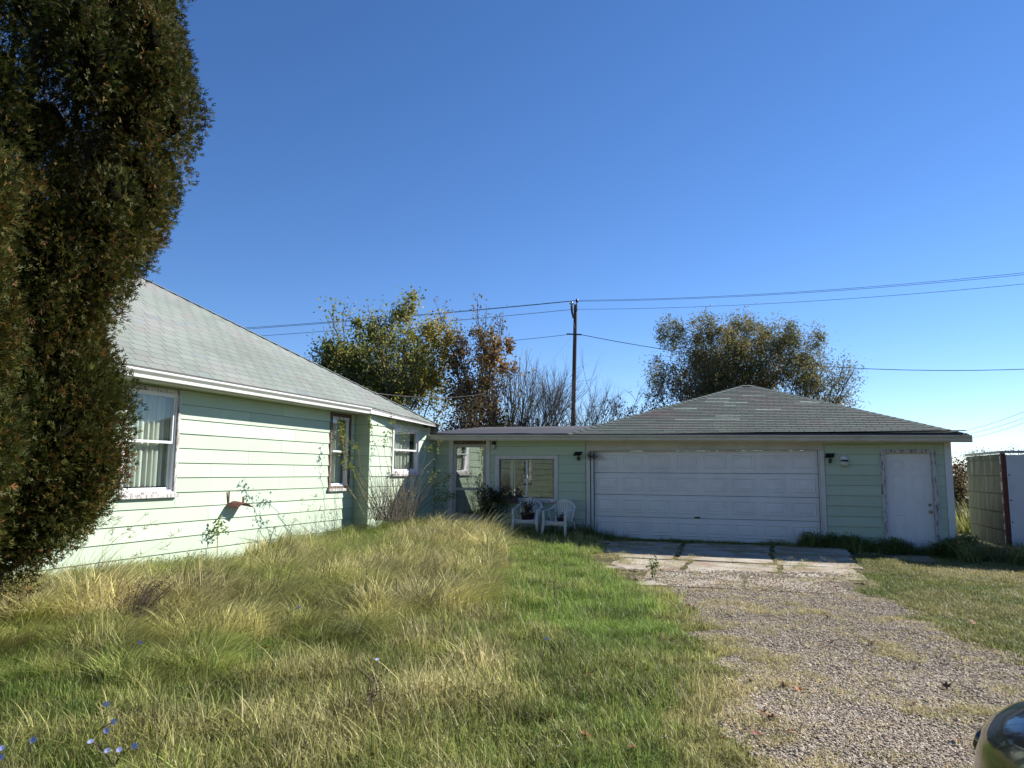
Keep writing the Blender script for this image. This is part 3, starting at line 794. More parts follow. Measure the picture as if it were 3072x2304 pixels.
# gutter, fascia, soffit over the whole face
S_GE = gp(2916, 1305, OG + .03)[0]
gutter(FG, SL - .05, S_M - .002, gz(SL), gz(S_M), OG - .075, 'cream', breeze)
gutter(FG, S_M, S_GE, gz(S_M), gz(S_GE), OG - .075, 'cream', garage)
for (a, b, par) in ((SL + .01, S_M - .004, breeze), (S_M, S_R + .35, garage)):
    m = MB(); m.hexa([FG.p(a, OG - .10, gz(a) - .14), FG.p(b, OG - .10, gz(b) - .14), FG.p(b, OG - .078, gz(b) - .14), FG.p(a, OG - .078, gz(a) - .14), FG.p(a, OG - .10, gz(a) + .0), FG.p(b, OG - .10, gz(b) + .0), FG.p(b, OG - .078, gz(b) + .0), FG.p(a, OG - .078, gz(a) + .0)])
    m.build('fascia', M['cream'], par)
    m = MB()
    m.hexa([FG.p(a, -.09, gz(a) - .12), FG.p(b, -.09, gz(b) - .12), FG.p(b, OG - .102, gz(b) - .12), FG.p(a, OG - .102, gz(a) - .12), FG.p(a, -.09, gz(a) - .11), FG.p(b, -.09, gz(b) - .11), FG.p(b, OG - .102, gz(b) - .11), FG.p(a, OG - .102, gz(a) - .11)])
    m.build('soffit', M['soffit'], par)
# garage roof: a low pyramid
RG = Vector(FG.p(0, OG, 0))
EL = FG.p(S_M - .35, OG - .01, gz(S_M - .35) + .02); ER = FG.p(gp(2900, 1300, OG)[0], OG - .01, gz(S_R) + .02)
wid = (ER - EL).length; mid = (EL + ER) / 2
apx = FG.px(2228, 1157, OG - wid / 2); apy = FG.px(2256, 1157, OG - wid / 2)
A1, A2 = FG.p(apx[0], OG - wid / 2, apx[1]), FG.p(apy[0], OG - wid / 2, apy[1])
BR = FG.p((Vector(ER.xy) - FG.O).dot(FG.d), OG - wid, ER.z); BL = FG.p((Vector(EL.xy) - FG.O).dot(FG.d), OG - wid, EL.z)
print('groof', EL, ER, A1, A2, wid)
groof = thin(garage, 'roof', [EL, ER, A2, A1], M['underlay'])
thin(groof, 'roof_slope', [ER, BR, A2], M['sh_garage']); thin(groof, 'roof_slope', [BL, EL, A1], M['sh_garage']); thin(groof, 'roof_slope', [BR, BL, A1, A2], M['sh_garage'])
# the lighter repair tabs, found from where they lie on the slope
_U = (ER - EL).normalized(); _W = _U.cross(A2 - EL).normalized(); _W = _W if _W.z > 0 else -_W; _V = _W.cross(_U).normalized()
def ruv(px, py):
    d = ray(px, py); t = (EL - CAM).dot(_W) / d.dot(_W); q = CAM + d * t - EL; return q.dot(_U), q.dot(_V)
PATCH = [(ruv(a, y)[0], ruv(b, y)[0], ruv((a + b) / 2, y)[1]) for a, b, y in
         ((2056, 2205, 1259), (2236, 2296, 1186), (2148, 2195, 1195), (2134, 2176, 1203), (2199, 2249, 1207), (2165, 2186, 1216), (2285, 2314, 1227), (2412, 2455, 1207), (2045, 2064, 1227), (2175, 2206, 1250))]
EXG = 0.135
def tg(r, u, v, j):
    k = r.uniform(.82, 1.1); t = [k, k, k]
    q = r.random()
    if q < .12: t = [k * 1.12, k * .98, k * 1.02]
    elif q < .2: t = [k * 1.1, k * 1.12, k * 1.1]
    n_ = mnoise.noise(Vector((u * .8, v * 1.4, 7)))
    if n_ > .2: t = [t[0] * (1 + .18 * (n_ - .1)), t[1] * (1 - .05 * n_), t[2]]
    for a, b, w in PATCH:
        if a - .1 < u < b + .1 and abs(v - w) < EXG * .55: t = [2.0 * k, 1.95 * k, 1.95 * k]
    return tuple(t)
shingles(groof, [EL, ER, A2, A1], None, M['sh_garage'], EXG, 0.30, 290, tg, slant=0.0, thick=.006, rowjit=.10, seed=5, HV=.95)
caps(groof, ER, A2, M['sh_garage'], 34, .14, (1.0, .95, .95)); caps(groof, EL, A1, M['sh_garage'], 34, .14, (1.0, 1, 1)); caps(groof, A1, A2, M['sh_garage'], 2, .14)
m = MB(); a, b = S_M - .33, (Vector(ER.xy) - FG.O).dot(FG.d)
m.box(FG, a, b, OG - .12, OG + .004, gz(a) - .004, gz(a) + .01); m.build('drip_edge', M['black'], garage)
# downspout elbow and bent flashing under the right gutter
m = MB(); fz = gz(S_R) - .13
pts = [(gp(x, y, OG - .05)) for x, y in ((2690, 1322), (2715, 1326), (2735, 1324), (2770, 1321), (2795, 1324), (2805, 1321))]
for k in range(5):
    (s_a, z_a), (s_b, z_b) = pts[k], pts[k + 1]
    m.quad(FG.p(s_a, OG - .03, z_a), FG.p(s_b, OG - .03, z_b), FG.p(s_b, OG - .03, gz(s_b) - .115), FG.p(s_a, OG - .03, gz(s_a) - .115))
    m.quad(FG.p(s_a, OG - .035, z_a), FG.p(s_b, OG - .035, z_b), FG.p(s_b, OG - .035, gz(s_b) - .115), FG.p(s_a, OG - .035, gz(s_a) - .115))
m.build('bent_flashing', M['cream'], garage)
# breezeway roof: black membrane rising gently to the back
zb_ = gz(SL) + .0
bf, bb = .30, -3.9
zbk = FG.px(1500, 1281, bb)[1]
K = 22; V = []; F = []
for i in range(K + 1):
    s = SL - .28 + (S_M - .2 - SL + .28) * i / K
    for (o, z, am) in ((bf, gz(s) - .03, 0), (bf + .0, gz(s) + .035, .01), (bf - .3, gz(s) + .06, .02), (-1.5, gz(s) + (zbk - gz(s)) * .5, .03), (bb, zbk, .012), (bb, zbk - .12, .0)):
        V.append(tuple(FG.p(s, o, z + am * mnoise.noise(Vector((s * 1.7, o, 3))))))
for i in range(K):
    for q in range(5): a = i * 6 + q; F += [a, a + 6, a + 7, a + 1]
mem = np_mesh('roof', V, F, 4, M['membrane'], breeze, smooth=False)
m = MB()   # crumpled sheet of roofing against the house gable
V = []; F = []
for i in range(9):
    for j in range(6):
        q = Vector((0, 0, 0)); s = SL - .12 + .045 * i; z = gz(SL) + .03 + .05 * j
        V.append(tuple(FG.p(s + .02 * mnoise.noise(Vector((i * .8, j * .5, 1))), .32 - .05 * j * .4 + .05 * mnoise.noise(Vector((i * 1.3, j * .9, 4))), z)))
for i in range(8):
    for j in range(5): a = i * 6 + j; F += [a, a + 6, a + 7, a + 1]
fl = np_mesh('loose_flashing', V, F, 4, simple('grey_tarp', (.16, .16, .18), .5, .3, 8, .3), breeze)
# storm door
m = MB(); zt = gtop(p0)
m.box(FG, p0, p0 + .115, -.06, .042, -.1, zt); m.box(FG, p1 - .1, p1, -.06, .042, -.1, zt)
m.build('door_jamb', M['peel'], breeze, bevel=.005)
zh = gp(1410, 1333)[1]
m = MB(); m.box(FG, p0 + .117, p1 - .102, -.05, .01, zh + .003, zt); m.build('header_board', M['wood'], breeze, bevel=.005)
e0, e1_ = p0 + .12, p1 - .105; zr0 = gp(1410, 1467)[1]
tan_m = simple('beige_storm_door', (.45, .44, .39), .6, .08, 4, .05, dirt=(.25, .22, .15), dirt_amt=.35)
sdr = MB(); ring(sdr, FG, e0, e1_, .03, zh, .075, -.03, .015); sdr.box(FG, e0 + .075, e1_ - .075, -.03, .013, zr0 - .035, zr0 + .035)
sdr = sdr.build('storm_door', tan_m, breeze, bevel=.004)
MB().box(FG, e0 + .073, e1_ - .073, -.012, -.006, zr0 + .033, zh - .073).build('pane', M['mirrorglass'], sdr)
MB().box(FG, e0 + .073, e1_ - .073, -.012, -.006, .50, zr0 - .033).build('pane', M['mirrorglass'], sdr)
MB().box(FG, e0 + .073, e1_ - .073, -.02, .004, .10, .498).build('kick_panel', tan_m, sdr, bevel=.004)
MB().tube([FG.p(e0 + .05, .015, zr0 - .1), FG.p(e0 + .05, .05, zr0 - .1), FG.p(e0 + .05, .05, zr0 - .22), FG.p(e0 + .05, .015, zr0 - .22)], .008).build('pull_handle', M['black'], sdr)
MB().box(FG, e0, e1_, -.16, -.13, .03, zh).build('inner_door', simple('inner_door_paint', (.5, .5, .48), .6), breeze)
# picture window
m = MB(); ring(m, FG, q0, q1, qz0, qz1, .10, -.07, .035, wb=.07, wt=.09); pw = m.build('window', M['peel'], breeze, bevel=.004)
i0_, i1_ = q0 + .10, q1 - .10; j0_, j1_ = qz0 + .07, qz1 - .09
m = MB(); ring(m, FG, i0_, i1_, j0_, j1_, .022, -.068, -.01); m.build('storm_frame', simple('bronze_frame', (.22, .21, .20), .5), pw)
mds = i0_ + (i1_ - i0_) * .5
m = MB(); m.box(FG, mds - .02, mds + .02, -.05, -.03, j0_ + .022, j1_ - .022); m.build('meeting_stile', M['vinyl'], pw)
MB().box(FG, i0_ + .02, i1_ - .02, -.046, -.040, j0_ + .02, j1_ - .02).build('pane', M['glass'], pw)
m = MB(); m.box(FG, i0_ + .14, i0_ + .20, -.5, -.46, j0_ - .1, j1_ + .1); m.box(FG, i0_ + .23, i0_ + .25, -.5, -.46, j0_ - .1, j1_ + .1); m.build('inner_post', M['vinyl'], pw)
MB().box(FG, q0 - .02, q1 + .02, .036, .075, qz0 - .04, qz0 + .015).build('sill', M['peel2'], pw, bevel=.004)
# pane of plywood and shelf inside make the view through less empty
MB().box(FG, SL + .4, S_M - .3, -3.2, -3.15, 0, 2.3).build('inner_wall', simple('tan_panel', (.20, .175, .13), .8, .3, 1.5, 0), breeze)
MB().box(FG, SL, S_M - .12, -3.8, -.12, 0.0, 0.04).build('floor', simple('tan_floor', (.25, .22, .18), .8, .2, 1.5, 0), breeze)
# ---- small things on the walls
lamp_dark = simple('lamp_dark', (.03, .025, .02), .5, .2, 8, 0)
frost = simple('lamp_glass', (.55, .54, .47), .25, .06, 4, 0)
def wall_lamp(s, z, label, base_m, gl_m, r, tiltd):
    t = thing('wall_lamp', label, 'wall lamp', FG.p(s, 0, z), 'outdoor lamps fixed to the green walls')
    MB().lathe([(0, 0), (r, 0), (r, .02), (r * .75, .045), (r * .7, .09), (0, .09)], onwall(FG, s, z), 16).build('lamp_base', base_m, t, True)
    Mx = Matrix.Translation(FG.p(s + .01, .075, z - r * .35)) @ Matrix.Rotation(R(tiltd), 4, 'X')
    MB().lathe([(r * .45, 0), (r * .8, -.02), (r * .98, -.055), (r * .92, -.095), (r * .6, -.135), (0, -.15)], Mx, 16).build('glass_globe', gl_m, t, True)
    MB().lathe([(r * .5, .012), (r * .86, .0), (r * .86, -.02), (r * .5, -.02)], Mx, 16).build('lamp_collar', lamp_dark, t, True)
    return t
pl = gp(1483, 1329); wall_lamp(pl[0], pl[1], 'small dark jar light under the gutter beside the storm door', lamp_dark, frost, .055, 10)
pl = gp(2531, 1376); wall_lamp(pl[0], pl[1], 'round white wall lamp on the green siding between the two garage doors', M['vinyl'], frost, .085, 12)
pv = simple('solar_cell', (.012, .014, .022), .25, .1, 8, 0)
def solar_light(s, z, label):
    t = thing('solar_light', label, 'solar light', FG.p(s, 0, z), 'small black solar lights on the garage front')
    h = [FG.p(s + a, o, z + c) for c, q in ((0.0, 0), (.012, 1)) for a, o, c in ((-.11, .16, c - .03), (.07, .16, c - .03), (.10, .05, c + .06), (-.08, .05, c + .06))]
    MB().hexa(h).build('solar_panel', pv, t, bevel=.003)
    MB().tube([FG.p(s, .0, z - .06), FG.p(s, .06, z - .06), FG.p(s, .09, z + .01)], .011).build('bracket', M['black'], t)
    MB().box(FG, s - .03, s + .03, .03, .09, z - .14, z - .05).build('lamp_head', M['black'], t, bevel=.006)
pl = gp(1737, 1364); solar_light(pl[0], pl[1], 'black solar light on the siding left of the wide garage door')
pl = gp(2489, 1370); solar_light(pl[0], pl[1], 'black solar light on the siding right of the wide garage door')
# rusty bracket with its curved shade on the house wall
s_b, z_b = FH.px(690, 1505)
t = thing('iron_bracket', 'rusty iron bracket with a curved hood on the sunlit mint wall', 'bracket', FH.p(s_b, 0, z_b))
sA, zA = FH.px(683, 1473); sB_, zB = FH.px(683, 1507)
MB().box(FH, sA - .014, sA + .014, .026, .036, zB - .02, zA).build('strap', M['rust'], t, bevel=.002)
m = MB(); NN = 10; sR = FH.px(714, 1513)[0]
for k in range(NN + 1):
    a = math.pi * k / NN
    for (o, zz) in ((.03, 0), (.26, -.03)):
        m.v.append(tuple(FH.p(sA - .05 + (sR - sA + .1) * k / NN, o, zB + zz + .075 * math.sin(a) - .06)))
for k in range(NN): m.f.append((2 * k, 2 * k + 2, 2 * k + 3, 2 * k + 1))
hood = m.build('hood', M['rust'], t); md = hood.modifiers.new('thick', 'SOLIDIFY'); md.thickness = .006
MB().box(FH, sR - .05, sR - .02, .12, .14, zB - .05, zB + .09).build('latch', M['rust'], t, bevel=.002)

# ------------------------------------------------------------------ TRAILER at the right
FT = Frame((9.82, 14.75), D2, -N2); FTF = Frame((9.82, 14.75), N2, -D2)
mossy = NT('mossy_panel'); v = mossy.n('ShaderNodeNewGeometry').outputs['Position']
vm = mossy.n('ShaderNodeMapping'); vm.inputs['Scale'].default_value = (3, 3, .7); mossy.l(v, vm.inputs[0])
c = mossy.ramp(mossy.noise(vm.outputs[0], 1.6, 7, .7), [(.35, (.045, .037, .032)), (.5, (.092, .086, .082)), (.7, (.21, .21, .215))])
vm2 = mossy.n('ShaderNodeMapping'); vm2.inputs['Scale'].default_value = (14, 14, .5); mossy.l(v, vm2.inputs[0])
c = mossy.mix(mossy.ramp(mossy.noise(vm2.outputs[0], 1.0, 4), [(.5, 0), (.62, .5)]), c, (.08, .075, .05))
mossy.base(c); mossy.b.inputs['Roughness'].default_value = .85; mossy.bump(mossy.noise(v, 20, 4), .4, .01)
trailer = thing('storage_trailer', 'old white box trailer with a mossy ribbed side beside the garage', 'trailer', FT.p(1.3, -1.2, 0))
TH = 1.98; TLn = 2.75
m = MB(); m.box(FT, .05, TLn, -2.6, -.02, .12, TH - .03); body = m.build('body', M['dark'], trailer)
lv = [.10, .44, .80, 1.17, 1.53, 1.86]
for k in range(6):
    z0_ = lv[k]; z1_ = lv[k + 1] if k < 5 else TH
    b = MB(); b.box(FT, .07, TLn, -.02, .0, z0_ + .01, z1_ - .012, ob=.014); b.build('side_panel', mossy.m, trailer, bevel=.004)
m = MB(); m.box(FT, -.02, TLn + .02, -.05, .03, TH + .002, TH + .05); m.box(FTF, .034, 4.2, -.03, .05, TH + .002, TH + .05); m.build('top_rail', simple('grey_rail', (.28, .28, .28), .6, .2, 5, .1), trailer, bevel=.006)
m = MB(); m.box(FT, -.015, .055, -.06, .02, .05, TH); m.build('corner_post', M['rust'], trailer, bevel=.005)
m = MB(); m.box(FTF, .066, 4.2, -.03, .012, .14, TH - .035); m.build('front_panel', simple('chalky_white', (.60, .61, .62), .6, .06, 1.5, .05, dirt=(.35, .35, .33), dirt_amt=.3), trailer, bevel=.004)
for z in (1.05, 1.55, .62):
    m = MB(); m.lathe([(0, 0), (.014, 0), (.014, .012), (0, .016)], Matrix.Translation(FTF.p(.10, .012, z)) @ Mrot.to_4x4(), 8); m.build('bolt', M['rust'], trailer)
for k in range(7):
    s = .02 + .0 * k; z = .2 + .26 * k
    m = MB(); m.box(FT, .056, .075 + .02 * rnd.random(), .016, .021, z, z + .1 + .1 * rnd.random()); m.build('torn_edge', M['white'], trailer)

# ------------------------------------------------------------------ CHAIRS
resin = simple('white_resin', (.66, .66, .67), .45, .06, 6, .04, dirt=(.25, .27, .2), dirt_amt=.5)
def ribbon(m, path, w, t, wdir=None):
    """flat moulded strip: path points, w = width vector or list of them, t = thickness"""
    P = [Vector(p) for p in path]; n = len(P); i0 = len(m.v)
    for k, p in enumerate(P):
        wv = Vector(w[k] if isinstance(w, list) else w)
        tg_ = (P[min(k + 1, n - 1)] - P[max(k - 1, 0)]).normalized(); nn = tg_.cross(wv.normalized()).normalized() * t / 2
        for q in (-wv / 2 - nn, wv / 2 - nn, wv / 2 + nn, -wv / 2 + nn): m.v.append(tuple(p + q))
    for k in range(n - 1):
        for c in range(4): m.f.append((i0 + 4 * k + c, i0 + 4 * k + (c + 1) % 4, i0 + 4 * k + 4 + (c + 1) % 4, i0 + 4 * k + 4 + c))
    m.f.append((i0, i0 + 3, i0 + 2, i0 + 1)); e = i0 + 4 * (n - 1); m.f.append((e, e + 1, e + 2, e + 3))
def chair(loc, rz, label):
    t = thing('resin_chair', label, 'chair', loc, 'white resin armchairs against the breezeway wall')
    T = Matrix.Translation(loc) @ Matrix.Rotation(rz, 4, 'Z')
    def B(m, name, smooth=False, bev=.004):
        m.v = [tuple(T @ Vector(p)) for p in m.v]; return m.build(name, resin, t, smooth, bevel=bev)
    # local: x right, -y front, z up
    m = MB(); V = []
    NX, NY = 8, 8
    for lay in (0, 1):
        for j in range(NY + 1):
            for i in range(NX + 1):
                u = i / NX * 2 - 1; v = j / NY; wd = .245 - .03 * v
                z = .40 - .035 * v + .025 * (u * u) - .012 * math.sin(v * math.pi)
                if v < .12: z -= .02 * (1 - v / .12)
                m.v.append((u * wd, -.24 + .44 * v, z - lay * .006))
    n1 = (NX + 1) * (NY + 1)
    for j in range(NY):
        for i in range(NX):
            a = j * (NX + 1) + i; m.f.append((a, a + 1, a + NX + 2, a + NX + 1)); m.f.append((n1 + a, n1 + a + NX + 1, n1 + a + NX + 2, n1 + a + 1))
    B(m, 'seat', True, 0)
    m = MB(); ribbon(m, [(-.245, -.243, .385), (-.12, -.252, .375), (0, -.255, .371), (.12, -.252, .375), (.245, -.243, .385)], (0, 0, .05), .012); B(m, 'seat_apron')
    m = MB(); ribbon(m, [(-.25, -.235, .325), (-.12, -.243, .335), (0, -.245, .338), (.12, -.243, .335), (.25, -.235, .325)], (0, 0, .035), .012); B(m, 'stretcher')
    for sx in (-1, 1):
        m = MB(); ribbon(m, [(sx * .315, -.30, 0), (sx * .295, -.275, .2), (sx * .275, -.25, .38), (sx * .285, -.25, .5), (sx * .295, -.24, .605)], [(.04, 0, 0), (.055, 0, 0), (.07, 0, 0), (.055, 0, 0), (.05, 0, 0)], .03); B(m, 'leg')
        m = MB(); ribbon(m, [(sx * .30, .33, 0), (sx * .27, .29, .2), (sx * .235, .24, .38)], [(.04, 0, 0), (.05, 0, 0), (.06, 0, 0)], .03); B(m, 'leg')
        m = MB(); ribbon(m, [(sx * .295, -.27, .60), (sx * .305, -.20, .635), (sx * .315, -.05, .645), (sx * .315, .10, .655), (sx * .29, .21, .70), (sx * .235, .28, .775)], (.06, 0, .0), .016); B(m, 'armrest')
        m = MB(); ribbon(m, [(sx * .31, .02, .64), (sx * .275, .03, .5), (sx * .235, .04, .40)], (0, .03, 0), .014); B(m, 'arm_support')
        m = MB(); ribbon(m, [(sx * .20, .20, .38), (sx * .225, .245, .52), (sx * .25, .275, .68), (sx * .235, .29, .775)], (.04, 0, 0), .016); B(m, 'back_rail')
    m = MB(); ribbon(m, [(-.25, .285, .74), (-.21, .29, .80), (-.12, .296, .845), (0, .30, .86), (.12, .296, .845), (.21, .29, .80), (.25, .285, .74)], [(.03, 0, .045), (.02, 0, .055), (.01, 0, .065), (0, 0, .07), (-.01, 0, .065), (-.02, 0, .055), (-.03, 0, .045)], .016); B(m, 'top_rail')
    for k in range(7):
        u = (k - 3) / 3
        m = MB(); ribbon(m, [(u * .105, .20, .365), (u * .125, .245, .52), (u * .165, .277, .68), (u * .20, .292, .83 - .05 * u * u)], [(.026, 0, 0), (.030, 0, 0), (.038, 0, 0), (.044, 0, 0)], .010); B(m, 'back_slat', bev=0)
    return t
angf = math.atan2(N2.y, N2.x)
def on_g(px, o):   # ground point at distance o before the face
    s = gp(px, 1500, o)[0]; q = FG.p(s, o, 0); return Vector((q.x, q.y, hgt(q.x, q.y) + .0))
c1p = on_g(1583, .52); c2p = on_g(1678, .58)
chair(c1p, angf + .05, 'white resin armchair holding a dead potted plant, left of the pair')
chair(c2p, angf - .22, 'white resin armchair turned a little, nearer the garage door')

# ------------------------------------------------------------------ POLE AND WIRES
pb = at_y(1719, 1275, 50.0); pt_ = at_y(1727, 914, 50.0)
pdir = (pt_ - pb).normalized(); base = pb - pdir * (pb.z / pdir.z)
upole = thing('utility_pole', 'dark wooden utility pole rising behind the breezeway roof', 'utility pole', base)
MB().tube([base + pdir * (pt_.z * k / 6 / pdir.z) for k in range(7)], [.17, .16, .155, .15, .145, .135, .125], 12).build('post', M['pole'], upole, True)
sidea = at_y(1715, 917, 49.8); sideb = at_y(1720, 955, 49.8)
MB().tube([sidea, (sidea + sideb) / 2 + Vector((-.03, 0, 0)), sideb], [.09, .08, .05], 8).build('pole_brace', M['pole'], upole, True)
ins = simple('insulator', (.35, .40, .38), .3, .1, 5, 0)
i1 = at_y(1715, 911, 49.8); i2 = at_y(1731, 903, 49.8)
for q, sc_ in ((i1, 1.0), (i2, .6)):
    MB().lathe([(0, -.12), (.05, -.12), (.16 * sc_, -.02), (.17 * sc_, .02), (.07, .06), (.09, .12), (.0, .16)], Matrix.Translation(q), 12).build('insulator', ins if sc_ == 1 else M['black'], upole, True)
MB().tube([at_y(1731, 934, 49.8), at_y(1730, 906, 49.8)], .035, 6).build('insulator_pin', M['black'], upole)
MB().tube([at_y(1700, 1002, 49.8), at_y(1745, 1004, 49.8)], .05, 6).build('cable_clamp', M['black'], upole)
MB().tube([at_y(1722, 970, 49.8), at_y(1725, 985, 49.75), at_y(1719, 1040, 49.8), at_y(1718, 1270, 49.8)], .02, 5).build('ground_wire', M['black'], upole)
wirem = simple('wire', (.05, .05, .055), .6, .1, 3, 0)
def wire(a, b, sag, r, label, grp='overhead lines'):
    m = MB(); P = []
    for k in range(25):
        u = k / 24; p = a.lerp(b, u); p.z -= sag * 4 * u * (1 - u); P.append(p)
    m.tube(P, r * .6, 5); o = m.build('power_line', wirem); tag(o, label, 'wire', grp)
def W3(x, y, d): return at_y(x, y, d)
J1, J2, J3 = W3(1712, 904, 50), W3(1732, 901, 50), W3(1722, 928, 50)
wire(W3(-400, 1040, 62), J1, .55, .028, 'upper pair of thin wires left of the pole, lower strand')
wire(W3(-400, 1034, 62), J2, .55, .028, 'upper pair of thin wires left of the pole, upper strand')
wire(J1, W3(3500, 777, 36), .5, .020, 'upper pair of thin wires right of the pole, lower strand')
wire(J2, W3(3500, 770, 36), .5, .020, 'topmost thin wire running right from the pole')
wire(W3(-400, 1062, 62), J3, .55, .028, 'single wire left of the pole below the upper pair')
wire(J3, W3(3500, 806, 36), .5, .020, 'single wire right of the pole below the upper pair')
J4 = W3(1712, 1003, 50); J5 = W3(1738, 1003, 50)
wire(W3(600, 1085, 58), J4, .3, .028, 'faint wire running left from the middle of the pole')
wire(J5, W3(3400, 1088, 44), 1.3, .036, 'dark cable sagging right from the pole past the willow')
wire(roof_pt(*ray_roof(1075, 1172)), W3(1712, 1012, 50), 1.5, .012, 'pale service line from the house roof up to the pole')
for k, (y0, y1) in enumerate(((1292, 1180), (1304, 1207), (1318, 1222))):
    wire(W3(2896, y0, 70), W3(3300, y1 - 55, 45), .4, .025, ('highest', 'middle', 'lowest')[k] + ' of three faint wires above the trailer')

# ------------------------------------------------------------------ VEGETATION
M['grass'] = leaf_mat('grass_blades', (0.19, 0.32, 0.055), (0.40, 0.40, 0.12), (0.76, 0.65, 0.34), 0.38, inst=True, rough=.5)
M['arbor'] = leaf_mat('cedar_foliage', (0.032, 0.046, 0.010), (0.085, 0.085, 0.018), (0.20, 0.085, 0.030), 0.22, spec=.12)
M['lf_green'] = leaf_mat('leaves_green_yellow', (0.11, 0.15, 0.03), (0.245, 0.255, 0.06), (0.46, 0.36, 0.08), 0.45)
M['lf_red'] = leaf_mat('leaves_rust', (0.12, 0.115, 0.05), (0.20, 0.14, 0.065), (0.40, 0.23, 0.075), 0.42)
M['lf_dark'] = leaf_mat('leaves_dark', (0.03, 0.045, 0.015), (0.06, 0.075, 0.025), (0.11, 0.09, 0.03), 0.3)
M['lf_willow'] = leaf_mat('leaves_willow', (0.105, 0.125, 0.05), (0.20, 0.20, 0.075), (0.36, 0.24, 0.08), 0.42)
M['lf_brush'] = leaf_mat('leaves_brush', (0.085, 0.05, 0.035), (0.13, 0.085, 0.045), (0.16, 0.13, 0.05), 0.3)
M['lf_rose'] = leaf_mat('leaves_rose', (0.10, 0.16, 0.03), (0.26, 0.28, 0.05), (0.32, 0.10, 0.04), 0.4)
M['petal'] = simple('blue_petal', (.48, .52, .88), .6, .1, 9, 0)
M['yellow'] = simple('yellow_petal', (.75, .55, .03), .6, .1, 9, 0)
M['stem'] = simple('dry_stem', (.30, .23, .12), .8, .3, 6, 0)
M['stemd'] = simple('dark_stem', (.10, .075, .05), .8, .3, 6, 0)

def quads_at(P, A, B, tint):
    """P centres (n,3), A and B half axes (n,3): kite shaped leaves"""
    n = len(P); V = np.empty((n, 4, 3), dtype=np.float32)
    V[:, 0] = P - A; V[:, 1] = P - A * .1 + B; V[:, 2] = P + A; V[:, 3] = P - A * .1 - B
    return V.reshape(-1, 3), np.repeat(tint, 4, axis=0)
def unit(a): return a / np.maximum(np.linalg.norm(a, axis=-1, keepdims=True), 1e-9)
def leaf_mesh(name, P, size, mat, parent, tint, aspect=.55, bias=None, kind=None):
    n = len(P); d = unit(rng.normal(size=(n, 3)))
    if bias is not None: d = unit(d + np.array(bias))
    q = unit(np.cross(d, rng.normal(size=(n, 3))))
    s = (size * rng.uniform(.6, 1.3, size=(n, 1)))
    V, T = quads_at(P, d * s * .5, q * s * .5 * aspect, tint)
    return np_mesh(name, V, np.arange(len(V)), 4, mat, parent, T, kind)

def instancer(name, pts, rots, scl, idx, patch, bright, meshes, mat, kind='stuff'):
    """one object that scatters small clump meshes over points with geometry nodes"""
    me = bpy.data.meshes.new(name); me.vertices.add(len(pts)); me.vertices.foreach_set('co', np.asarray(pts, dtype=np.float32).ravel())
    for nm, typ, arr in (('rot', 'FLOAT_VECTOR', rots), ('scl', 'FLOAT', scl), ('kindix', 'INT', idx), ('patch', 'FLOAT', patch), ('bright', 'FLOAT', bright)):
        a = me.attributes.new(nm, typ, 'POINT')
        a.data.foreach_set('vector' if typ == 'FLOAT_VECTOR' else 'value', np.asarray(arr, dtype=np.int32 if typ == 'INT' else np.float32).ravel())
    o = link(name, me, None, None, kind)
    c = bpy.data.collections.new(name + '_clumps')
    for i, m_ in enumerate(meshes):
        q = bpy.data.objects.new('%s_%02d' % ('clump', i), m_); c.objects.link(q)
        if not m_.materials: m_.materials.append(mat)
    ng = bpy.data.node_groups.new(name, 'GeometryNodeTree')
    ng.interface.new_socket('Geometry', in_out='INPUT', socket_type='NodeSocketGeometry')
    ng.interface.new_socket('Geometry', in_out='OUTPUT', socket_type='NodeSocketGeometry')
    N = ng.nodes; L = ng.links
    gi = N.new('NodeGroupInput'); go = N.new('NodeGroupOutput')
    ci = N.new('GeometryNodeCollectionInfo'); ci.inputs['Collection'].default_value = c
    ci.inputs['Separate Children'].default_value = True; ci.inputs['Reset Children'].default_value = True
    ip = N.new('GeometryNodeInstanceOnPoints'); ip.inputs['Pick Instance'].default_value = True
    def at(nm, typ):
        k = N.new('GeometryNodeInputNamedAttribute'); k.data_type = typ; k.inputs['Name'].default_value = nm; return k.outputs['Attribute']
    L.new(gi.outputs[0], ip.inputs['Points']); L.new(ci.outputs[0], ip.inputs['Instance'])
    L.new(at('kindix', 'INT'), ip.inputs['Instance Index'])
    L.new(at('rot', 'FLOAT_VECTOR'), ip.inputs['Rotation']); L.new(at('scl', 'FLOAT'), ip.inputs['Scale'])
    L.new(ip.outputs[0], go.inputs[0])
    md = o.modifiers.new('scatter', 'NODES'); md.node_group = ng
    return o

